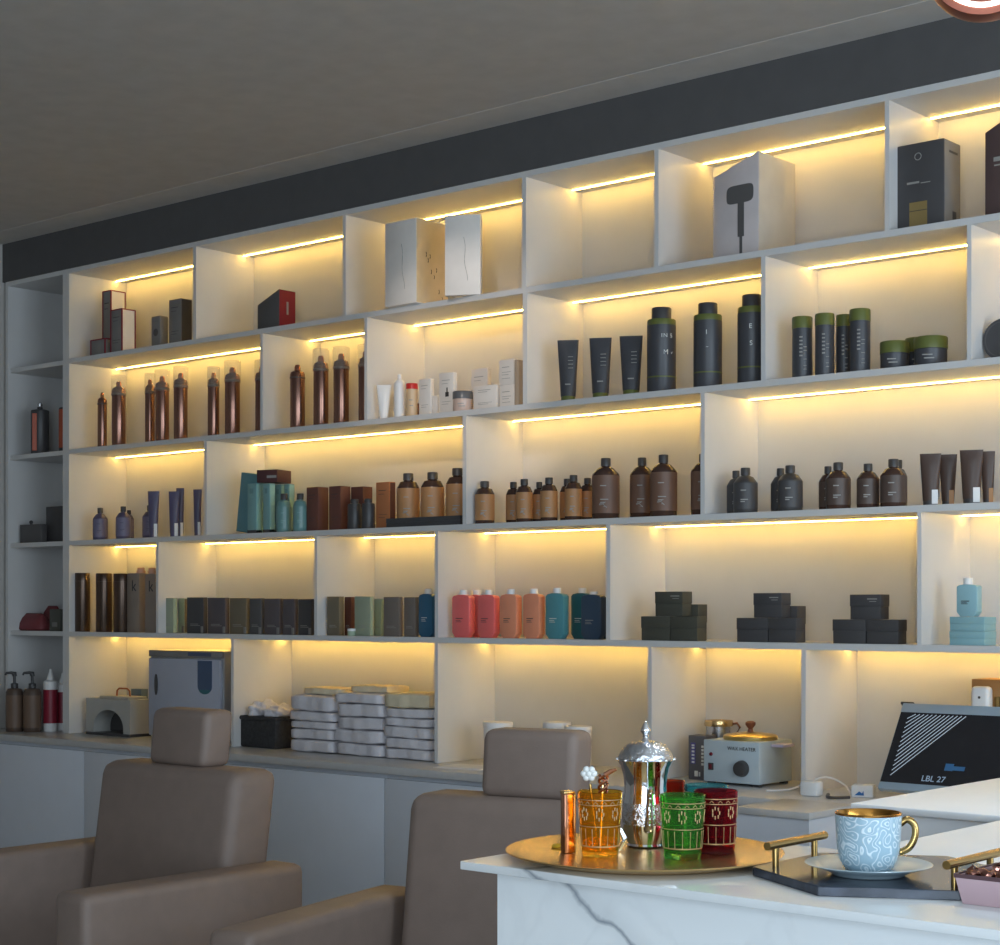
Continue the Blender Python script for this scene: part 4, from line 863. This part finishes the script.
# gold tray
TC = Vector((-1.460, -2.534, TZ))
t = thing('serving_tray', 'round shallow gold tray on the marble countertop', 'tray', TC)
R_ = .1965
obj('tray_dish', lathe([(0, 0), (.158, 0), (.162, .002), (R_*.96, .0085), (R_, .0105), (R_+.0012, .012), (R_, .0132), (R_*.955, .0112), (.163, .0052), (.12, .0045), (.118, .0042), (0, .0042)], 96), M_gold, t, 30)
TT = TZ+.0046
def tea_glass(label, px, py, rt, rb, h, rgb, nm, gold=True, z=TT, group='coloured Moroccan tea glasses'):
    q = ground(px, py, z)
    t = thing('tea_glass', label, 'glass', q, facing(q.x, q.y), group); w = .0022
    m = mat(nm, rgb, .04, trans=.95, ior=1.12, var=.01)
    def rr(s): return rb+(rt-rb)*s
    obj('glass_body', lathe([(0, 0), (rb*.96, 0), (rb, .002), (rt, h-.001), (rt-w*.5, h), (rt-w, h-.001), (rb-w, .008), (0, .007)], 40), m, t)
    if gold:
        g = mat('gilt_enamel', (176, 146, 104), .4, .4)
        bands = obj('gilt_bands', lathe([(rr(.16)+.0002, h*.16), (rr(.16)+.0006, h*.16), (rr(.18)+.0006, h*.18), (rr(.18)+.0002, h*.18)], 40), g, t)
        bm = bmesh.new()
        for s in (.47, .80, .88): add_lathe(bm, [(rr(s)+.0002, h*s), (rr(s)+.0006, h*s), (rr(s+.012)+.0006, h*(s+.012)), (rr(s+.012)+.0002, h*(s+.012))], 40)
        n = 16
        for i in range(n):
            a = 2*PI*i/n
            add_tube(bm, [(math.cos(a)*(rr(s)+.0002), math.sin(a)*(rr(s)+.0002), h*s) for s in (.18, .26, .36, .44)], [.0006, .0004, .0004, .0008], 5)
            if i % 2 == 0:
                for k in range(7):
                    b = 2*PI*k/7; s = .64+.075*math.sin(b); aa = a+.17*math.cos(b)
                    p = Vector((math.cos(aa)*(rr(s)+.0002), math.sin(aa)*(rr(s)+.0002), h*s))
                    add_tube(bm, [p, p*1.0+Vector((0, 0, .005))], [.0007, .0012], 5)
            b = a+PI/n; s = .84
            add_tube(bm, [(math.cos(b-.1)*(rr(s)+.0002), math.sin(b-.1)*(rr(s)+.0002), h*(s-.015)), (math.cos(b)*(rr(s)+.0002), math.sin(b)*(rr(s)+.0002), h*(s+.02)), (math.cos(b+.1)*(rr(s)+.0002), math.sin(b+.1)*(rr(s)+.0002), h*(s-.015))], .0006, 5)
        obj('gilt_frieze', bm, g, t)
    return q
ga = tea_glass('amber tea glass holding two golden stirrers', 600, 855.5, .0325, .026, .092, (250, 196, 70), 'amber_glass')
tea_glass('green tea glass with gilt frieze in front of the teapot', 682.5, 857.5, .0325, .0262, .089, (140, 226, 120), 'green_glass')
tea_glass('dark red tea glass with gilt frieze beside the green one', 716, 852.5, .0315, .027, .090, (190, 60, 74), 'ruby_glass')
tea_glass('pale teal tea glass behind the dark red one', 706, 842.5, .0325, .026, .087, (120, 200, 206), 'aqua_glass')
tea_glass('slim orange-red glass half hidden behind the teapot', 672, 839.5, .020, .018, .090, (206, 90, 66), 'coral_glass', False)
# stirrers in the amber glass
def stirrer(label, dx, dy, tx, ty, head):
    b = Vector((ga.x+dx, ga.y+dy, TT+.0085)); e = Vector((ga.x+tx, ga.y+ty, TT+.112))
    t = thing('stirrer', label, 'stirrer', b); v = e-b
    obj('rod', tube([Vector((0, 0, 0)), v*.5, v*.9], [.0016, .0018, .0022], 8), M_gold if head else M_brass, t)
    if head:
        bm = bmesh.new()
        for i in range(3):
            ph = i*2*PI/3
            add_tube(bm, [v*(.78+.03*k)+Vector((.006*math.cos(ph+k*.7), .006*math.sin(ph+k*.7), 0)) for k in range(9)], [.0022]*9, 6)
        add_tube(bm, [v*1.02+Vector((.002, 0, 0)), v*1.07+Vector((.008, .006, .0)), v*1.08+Vector((.014, .012, .002))], [.004, .0035, .002], 7)
        obj('twisted_head', bm, M_rose, t)
    else:
        bm = bmesh.new()
        for i in range(6):
            a = i*PI/3; c = v*1.04+Vector((.0065*math.cos(a), .0065*math.cos(a)*.5, .0065*math.sin(a)))
            bmesh.ops.create_icosphere(bm, subdivisions=2, radius=.0052, matrix=Matrix.Translation(c))
        bmesh.ops.create_icosphere(bm, subdivisions=2, radius=.006, matrix=Matrix.Translation(v*1.04))
        obj('flower_head', bm, mat('milky_crystal', (214, 216, 214), .15), t)
stirrer('gold stirrer with a milky flower head in the amber glass', -.006, .004, -.013, -.008, False)
stirrer('gold stirrer with a twisted rose-gold head in the amber glass', .004, -.004, .003, .004, True)
# slim rose gold box
q = ground(567.5, 852.5, TT)
t = thing('sugar_holder', 'slim rose-gold upright holder beside the amber glass', 'holder', q, facing(q.x, q.y)+.35)
obj('holder_body', rbox(-.0075, .0075, -.0095, .0095, .0, .085, .0012), M_rose, t)
obj('rim_plate', rbox(-.0085, .0085, -.0105, .0105, .085, .089, .001), M_gold, t)
obj('corner_strip', rbox(.0068, .0088, -.0108, -.0078, 0.0, .085, .0005), M_brass, t)
q = ground(559, 848, TT)
tag(obj('ring', tube([(.009*math.cos(i*PI/10), .009*math.sin(i*PI/10), .003) for i in range(20)], .0025, 8, True), mat('yellow_gilt', (226, 190, 60), .3, .6)), 'small yellow ring lying on the gold tray', 'ring').location = q
# tongs
q = ground(622, 852.5, TT)
t = thing('sugar_tongs', 'small chrome tongs standing bent between amber glass and teapot', 'tongs', q, facing(q.x, q.y))
obj('arm', tube([(-.006, 0, .002), (.002, 0, .016), (.003, 0, .020), (-.004, 0, .034)], [.0018, .0026, .0026, .0014], 8), M_chrome, t)
obj('arm', tube([(-.004, .006, .002), (.004, .006, .016), (.005, .006, .020), (-.002, .006, .034)], [.0018, .0026, .0026, .0014], 8), M_chrome, t)
# teapot
q = ground(645.5, 846, TT); s = m_px(q.x, q.y)
t = thing('teapot', 'engraved chrome Moroccan teapot with a domed lid and pointed finial', 'teapot', q, facing(q.x, q.y))
def Zp(py): return (848.5-py)*s
obj('pot_body', lathe([(0, 0), (17*s, 0), (19*s, Zp(847)), (18*s, Zp(845)), (21.5*s, Zp(836)), (23*s, Zp(826))], 48), M_chrome, t)
obj('engraved_band', lathe([(23*s, Zp(826)), (23.5*s, Zp(820)), (23.4*s, Zp(812)), (22.5*s, Zp(804.5))], 48), M_engr, t)
obj('pot_neck', lathe([(22.5*s, Zp(804.5)), (21.4*s, Zp(797)), (21*s, Zp(789)), (22*s, Zp(779)), (24.5*s, Zp(769)), (27.5*s, Zp(764)), (28.6*s, Zp(762)), (27*s, Zp(761)), (24*s, Zp(763)), (0, Zp(764))], 48), M_chrome, t)
ld = obj('lid', lathe([(26.5*s, Zp(762)), (27.6*s, Zp(760.5)), (27*s, Zp(758)), (25*s, Zp(753.5)), (20.5*s, Zp(748)), (13*s, Zp(744.2)), (6*s, Zp(743)), (0, Zp(742.8))], 48), M_engr, t)
obj('finial', lathe([(5*s, Zp(743.5)), (3*s, Zp(741.5)), (2.6*s, Zp(739.5)), (3.8*s, Zp(738.6)), (2.6*s, Zp(737.4)), (2.8*s, Zp(736.4)), (5*s, Zp(734)), (5.2*s, Zp(732.6)), (3.6*s, Zp(729)), (1.6*s, Zp(725)), (0, Zp(722.5))], 24), M_chrome, ld)
n = 10; bm = bmesh.new()
bm.free()
for i in range(8):
    bm = bmesh.new(); bmesh.ops.create_icosphere(bm, subdivisions=2, radius=1.9*s, matrix=Matrix.Translation((28.4*s*math.cos(i*PI/4), 28.4*s*math.sin(i*PI/4), Zp(761.5))))
    obj('rim_bead', bm, M_chrome, t)
sp = [Vector((.12, -.99, 0)).normalized()*d+Vector((0, 0, z)) for d, z in ((20*s, Zp(829)), (27*s, Zp(826)), (31*s, Zp(816)), (32*s, Zp(804)), (35*s, Zp(794)), (42*s, Zp(786)))]
obj('spout', tube(smooth_path(sp, 5), [ (5.2-3.2*i/25)*s for i in range(26)], 12), M_chrome, t)
bm = bmesh.new()
for i in range(7): bmesh.ops.create_icosphere(bm, subdivisions=2, radius=(2.2-.12*i)*s, matrix=Matrix.Translation(smooth_path(sp, 5)[3+3*i]+Vector((.12, -.99, .2)).normalized()*(4.6-.35*i)*s))
obj('spout_bead', bm, M_chrome, t)
hd = [Vector((-.42, .9, 0)).normalized()*d+Vector((0, 0, z)) for d, z in ((25*s, Zp(770)), (34*s, Zp(764)), (40*s, Zp(772)), (40*s, Zp(795)), (33*s, Zp(815)), (22*s, Zp(822)))]
obj('handle', tube(smooth_path(hd, 5), 2.3*s, 10), M_chrome, t)
# hexagonal marble tray with brass handles
HC = Vector((-1.106, -2.481, TZ)); hs = .175
t = thing('hexagonal_tray', 'hexagonal blue-black marble tray with two brass bar handles', 'tray', HC)
bm = bmesh.new()
hx = [(hs*math.sin(i*PI/3), -hs*math.cos(i*PI/3)) for i in range(6)]
lo = [bm.verts.new((x, y, 0)) for x, y in hx]; hi = [bm.verts.new((x, y, .012)) for x, y in hx]
bm.faces.new(lo[::-1]); bm.faces.new(hi)
for i in range(6): bm.faces.new((lo[i], lo[(i+1) % 6], hi[(i+1) % 6], hi[i]))
bmesh.ops.bevel(bm, geom=bm.edges[:], offset=.001, segments=2, affect='EDGES')
obj('tray_slab', bm, M_blackm, t)
for sx in (-1, 1):
    x = sx*.1285; yo = -.088; 
    h_ = obj('handle', tube([(x, yo, .041), (x, yo+.150, .041)], .0056, 20), M_brass, t)
    for yy in (.022, .122): obj('post', lathe([(.0045, .0121), (.0045, .038), (0, .039)], 16), M_brass, h_).location = (x, yo+yy, 0)
# saucer, cup
q = Vector((-1.106, -2.530, TZ+.0124))
t = thing('saucer', 'pale blue embossed saucer on the hexagonal marble tray', 'saucer', q)
M_wave = bpy.data.materials.new('embossed_porcelain'); M_wave.use_nodes = True
nt = M_wave.node_tree; n_ = nt.nodes; l_ = nt.links; b_ = n_['Principled BSDF']
tc = n_.new('ShaderNodeTexCoord'); nz = n_.new('ShaderNodeTexNoise'); nz.inputs['Scale'].default_value = 34; nz.inputs['Detail'].default_value = 1
def m2(op, a, b=0.):
    q_ = n_.new('ShaderNodeMath'); q_.operation = op
    for k_, v_ in enumerate((a, b)):
        if isinstance(v_, (int, float)): q_.inputs[k_].default_value = v_
        else: l_.new(v_, q_.inputs[k_])
    return q_.outputs[0]
nz.inputs['Scale'].default_value = 72; nz.inputs['Detail'].default_value = 0; l_.new(tc.outputs['Object'], nz.inputs['Vector'])
lines = m2('ABSOLUTE', m2('SUBTRACT', m2('FRACT', m2('MULTIPLY', nz.outputs['Fac'], 6.)), .5))
rp = n_.new('ShaderNodeValToRGB'); rp.color_ramp.elements[0].position = .08; rp.color_ramp.elements[1].position = .2
rp.color_ramp.elements[0].color = (*srgb((206, 218, 224)), 1); rp.color_ramp.elements[1].color = (*srgb((150, 176, 190)), 1)
l_.new(lines, rp.inputs['Fac']); l_.new(rp.outputs['Color'], b_.inputs['Base Color']); b_.inputs['Roughness'].default_value = .28
bp = n_.new('ShaderNodeBump'); bp.inputs['Strength'].default_value = .7; bp.inputs['Distance'].default_value = .002
l_.new(rp.outputs['Color'], bp.inputs['Height']); l_.new(bp.outputs['Normal'], b_.inputs['Normal'])
obj('saucer_dish', lathe([(0, 0), (.046, 0), (.048, .002), (.058, .007), (.080, .0135), (.0815, .0145), (.080, .0155), (.058, .0105), (.040, .0075), (.030, .0065), (0, .0065)], 64), mat('pale_blue_saucer', (164, 184, 194), .22), t, 50)
cq = q+Vector((0, 0, .0068))
t = thing('coffee_cup', 'pale blue embossed cup with gold rim and gold handle', 'cup', cq, TH)
rc, hc = .0425, .074
obj('cup_body', lathe([(0, 0), (.027, 0), (.031, .002), (.036, .012), (.040, .028), (.0413, .05), (rc, hc-.003)], 56), M_wave, t, 60)
obj('cup_lining', lathe([(rc, hc-.003), (rc+.0004, hc-.001), (rc-.0012, hc), (rc-.0028, hc-.002), (.0395, .05), (.036, .028), (.028, .008), (0, .006)], 56), mat('gold_lustre', (190, 136, 66), .18, 1.), t, 60)
hp = smooth_path([Vector((.0405, 0, .058)), Vector((.050, 0, .064)), Vector((.0595, 0, .057)), Vector((.0605, 0, .043)), Vector((.053, 0, .028)), Vector((.0395, 0, .021))], 6)
obj('cup_handle', tube(hp, [.0042]+[.0046]*(len(hp)-2)+[.0038], 14, False, (0, 1, 0)), M_brass, t)
obj('coffee', lathe([(0, .048), (.0385, .048), (.0385, .0486), (0, .0486)], 40), mat('dark_coffee', (52, 28, 18), .12), t)
o = tag(obj('sugar_lump', rbox(-.014, .014, -.008, .008, 0, .010, .003), M_white), 'cream coloured lump floating at the cup rim side', 'sugar'); o.location = cq+Vector((-.016, .004, .0488)); o.rotation_euler = (0, 0, .7)
# box of bronze sweets
bx0, bx1, by0, by1, bz = -.946, -.800, -2.590, -2.48, .035
t = thing('sweet_box', 'pink tapered box filled with bronze foil sweets beside the marble tray', 'box', ((bx0+bx1)/2, (by0+by1)/2, TZ+.0003)); w, dd = (bx1-bx0)/2, (by1-by0)/2
bm = bmesh.new(); e = .009
def quadring(k, z): return [(-w-k, -dd-k*.4, z), (w+k, -dd-k*.4, z), (w+k, dd+k*.4, z), (-w-k, dd+k*.4, z)]
bmx = loft([quadring(0, 0), quadring(e, bz), quadring(e-.002, bz), quadring(-.002, .004)], True)
obj('box_body', bmx, mat('dusty_pink_card', (186, 158, 164), .45), t)
obj('rim_band', loft([quadring(e+.0006, bz-.004), quadring(e+.0008, bz+.001), quadring(e-.0022, bz+.001), quadring(e-.0024, bz-.004), quadring(e+.0006, bz-.004)], False), mat('plum_rim', (84, 60, 64), .5), t)
def sweet_mesh(seed):
    r = random.Random(seed); bm = bmesh.new(); bmesh.ops.create_icosphere(bm, subdivisions=2, radius=.0088)
    for v in bm.verts: v.co *= r.uniform(.8, 1.18)
    for k in (-1, 1):
        a = bm.verts.new((k*.006, .003, .002)); b = bm.verts.new((k*.0145, .005, .006)); c = bm.verts.new((k*.0145, -.004, .005)); d_ = bm.verts.new((k*.006, -.003, .001))
        bm.faces.new((a, b, c, d_))
    me = bpy.data.meshes.new('foil_sweet'); bm.to_mesh(me); bm.free(); me.materials.append(mat('bronze_foil', (150, 104, 92), .2, .95)); return me
sm = [sweet_mesh(i) for i in range(4)]
rnd = random.Random(3)
for L_ in range(2):
    for i in range(8):
        for j in range(6):
            if L_ == 1 and rnd.random() < .25: continue
            o = bpy.data.objects.new('foil_sweet', sm[rnd.randrange(4)]); COL.objects.link(o)
            tag(o, 'bronze foil wrapped sweet in the pink box on the countertop', 'sweet', 'bronze sweets in the pink box')
            o.location = ((bx0+bx1)/2-w+.010+(2*w-.02)*i/7+rnd.uniform(-.001, .001), (by0+by1)/2-dd+.010+(2*dd-.02)*j/5, TZ+bz-.012+L_*.010+rnd.uniform(-.001, .001))
            o.rotation_euler = (rnd.uniform(-.6, .6), rnd.uniform(-.6, .6), rnd.uniform(0, 6.28))
# ------------------------------------------------------------------ salon chairs
def cushion(x0, x1, y0, y1, z0, z1, r, shear=0., zref=0.):
    bm = rbox(x0, x1, y0, y1, z0, z1, r, 5)
    for v in bm.verts: v.co.y += shear*(v.co.z-zref)
    return bm
def salon_chair(label, x, y):
    t = thing('salon_chair', label, 'chair', (x, y, 0), 0, 'taupe salon chairs')
    obj('backrest', cushion(-.272, .272, 0, .15, .50, 1.037, .035, .14, 1.037), M_brown, t, 60)
    obj('headrest', cushion(-.112, .112, .03, .125, 1.034, 1.178, .022, .1, 1.03), M_brown, t, 60)
    obj('seat', cushion(-.288, .288, -.52, .0, .40, .54, .03), M_brown, t, 60)
    for sx in (-1, 1):
        a, b = (.292, .408) if sx > 0 else (-.400, -.292)
        obj('armrest', cushion(a, b, -.535, .105, .38, .820, .022), M_brown, t, 60)
    obj('frame', rbox(-.28, .28, -.48, .1, .34, .40, .01), M_black, t)
    obj('column', lathe([(0, .03), (.05, .03), (.05, .34), (0, .34)], 24), M_steel, t)
    obj('base', lathe([(0, 0), (.30, 0), (.30, .012), (.08, .03), (0, .03)], 40), M_steel, t)
    return t
salon_chair('taupe leather salon chair in front of the towel warmer', -3.50, -1.78)
salon_chair('taupe leather salon chair right behind the tea tray countertop', -2.332, -1.78).rotation_euler = (0, 0, math.radians(13))
# ------------------------------------------------------------------ ring pendant
PX = Vector((-1.326, -1.72, 2.552))
t = thing('ring_pendant', 'copper ring pendant lamp with a glowing white ring, top corner', 'pendant lamp', PX, facing(PX.x, PX.y))
M_cop = mat('polished_copper', (150, 92, 76), .34, 1.)
def vring(R, r, y=0., n=64): return tube([(R*math.cos(i*2*PI/n), y, R*math.sin(i*2*PI/n)) for i in range(n)], r, 12, True, (0, 1, 0))
sh_ = obj('copper_shade', lathe([(0, 0), (.088, 0), (.101, .012), (.103, .03), (.099, .050), (.076, .052), (.074, .014), (0, .014)], 64), M_cop, t); sh_.rotation_euler = (PI/2, 0, 0); sh_.location = (0, .02, 0)
lr = obj('light_ring', vring(.084, .0045, -.0345), mat('white_ring_light', (255, 250, 245), .4, emit=(255, 244, 236), estr=2.5), t)
obj('cord', tube([(0, -.005, .095), (0, -.005, ZC-PX.z-.02)], .004, 8), M_black, t); obj('ceiling_cap', lathe([(0, ZC-PX.z-.025), (.05, ZC-PX.z-.025), (.05, ZC-PX.z-.0005), (0, ZC-PX.z-.0005)], 24), M_cop, t)
# ------------------------------------------------------------------ light
def area(name, loc, rot, sx, sy, power, col):
    L = bpy.data.lights.new(name, 'AREA'); L.shape = 'RECTANGLE'; L.size = sx; L.size_y = sy; L.energy = power; L.color = col
    o = bpy.data.objects.new(name, L); COL.objects.link(o); o.location = loc; o.rotation_euler = rot; return o
area('daylight_side_window', (XR+.12, (WR[0]+WR[1])/2, 1.5), (0, PI/2, 0), 2.6, WR[1]-WR[0]-.1, 190, (.72, .87, 1.))
area('daylight_front_window', ((WF[0]+WF[1])/2, YF-.12, 1.5), (PI/2, 0, 0), WF[1]-WF[0]-.1, 2.6, 150, (.72, .87, 1.))
L = bpy.data.lights.new('pendant_fill', 'AREA'); L.shape = 'DISK'; L.size = .16; L.energy = 10; L.color = (.74, .89, 1.)  # added bluish fill, separate from the pendant's own ring, to brighten the desk
o = bpy.data.objects.new('pendant_fill', L); COL.objects.link(o); o.location = (PX.x, PX.y, PX.z-.115)
L = bpy.data.lights.new('ceiling_spot', 'SPOT'); L.energy = 95; L.color = (1, .88, .78); L.spot_size = math.radians(19); L.spot_blend = .6; L.shadow_soft_size = .015
o = bpy.data.objects.new('ceiling_spot', L); COL.objects.link(o); o.location = (-2.6, -2.3, 3.0)
v = Vector((-4.12, 0., 2.3))-o.location; o.rotation_euler = v.to_track_quat('-Z', 'Y').to_euler()
W = bpy.data.worlds.new('sky'); SC.world = W; W.use_nodes = True
bg = W.node_tree.nodes['Background']; bg.inputs['Color'].default_value = (.55, .72, 1, 1); bg.inputs['Strength'].default_value = .8
# ------------------------------------------------------------------ camera and view
C = bpy.data.cameras.new('camera'); C.sensor_width = 36; C.sensor_fit = 'HORIZONTAL'; C.lens = F/1000*36; C.shift_y = (HZ-472.5)/1000; C.clip_start = .05
co = bpy.data.objects.new('camera', C); COL.objects.link(co); co.location = (0, -D, CZ); co.rotation_euler = (PI/2, 0, TH)
SC.camera = co
SC.view_settings.view_transform = 'Standard'; SC.view_settings.look = 'None'; SC.view_settings.gamma = 1; SC.view_settings.use_curve_mapping = False
SC.view_settings.exposure = 0.
SC.cycles.use_denoising = True
SC.cycles.max_bounces = 10; SC.cycles.transparent_max_bounces = 16
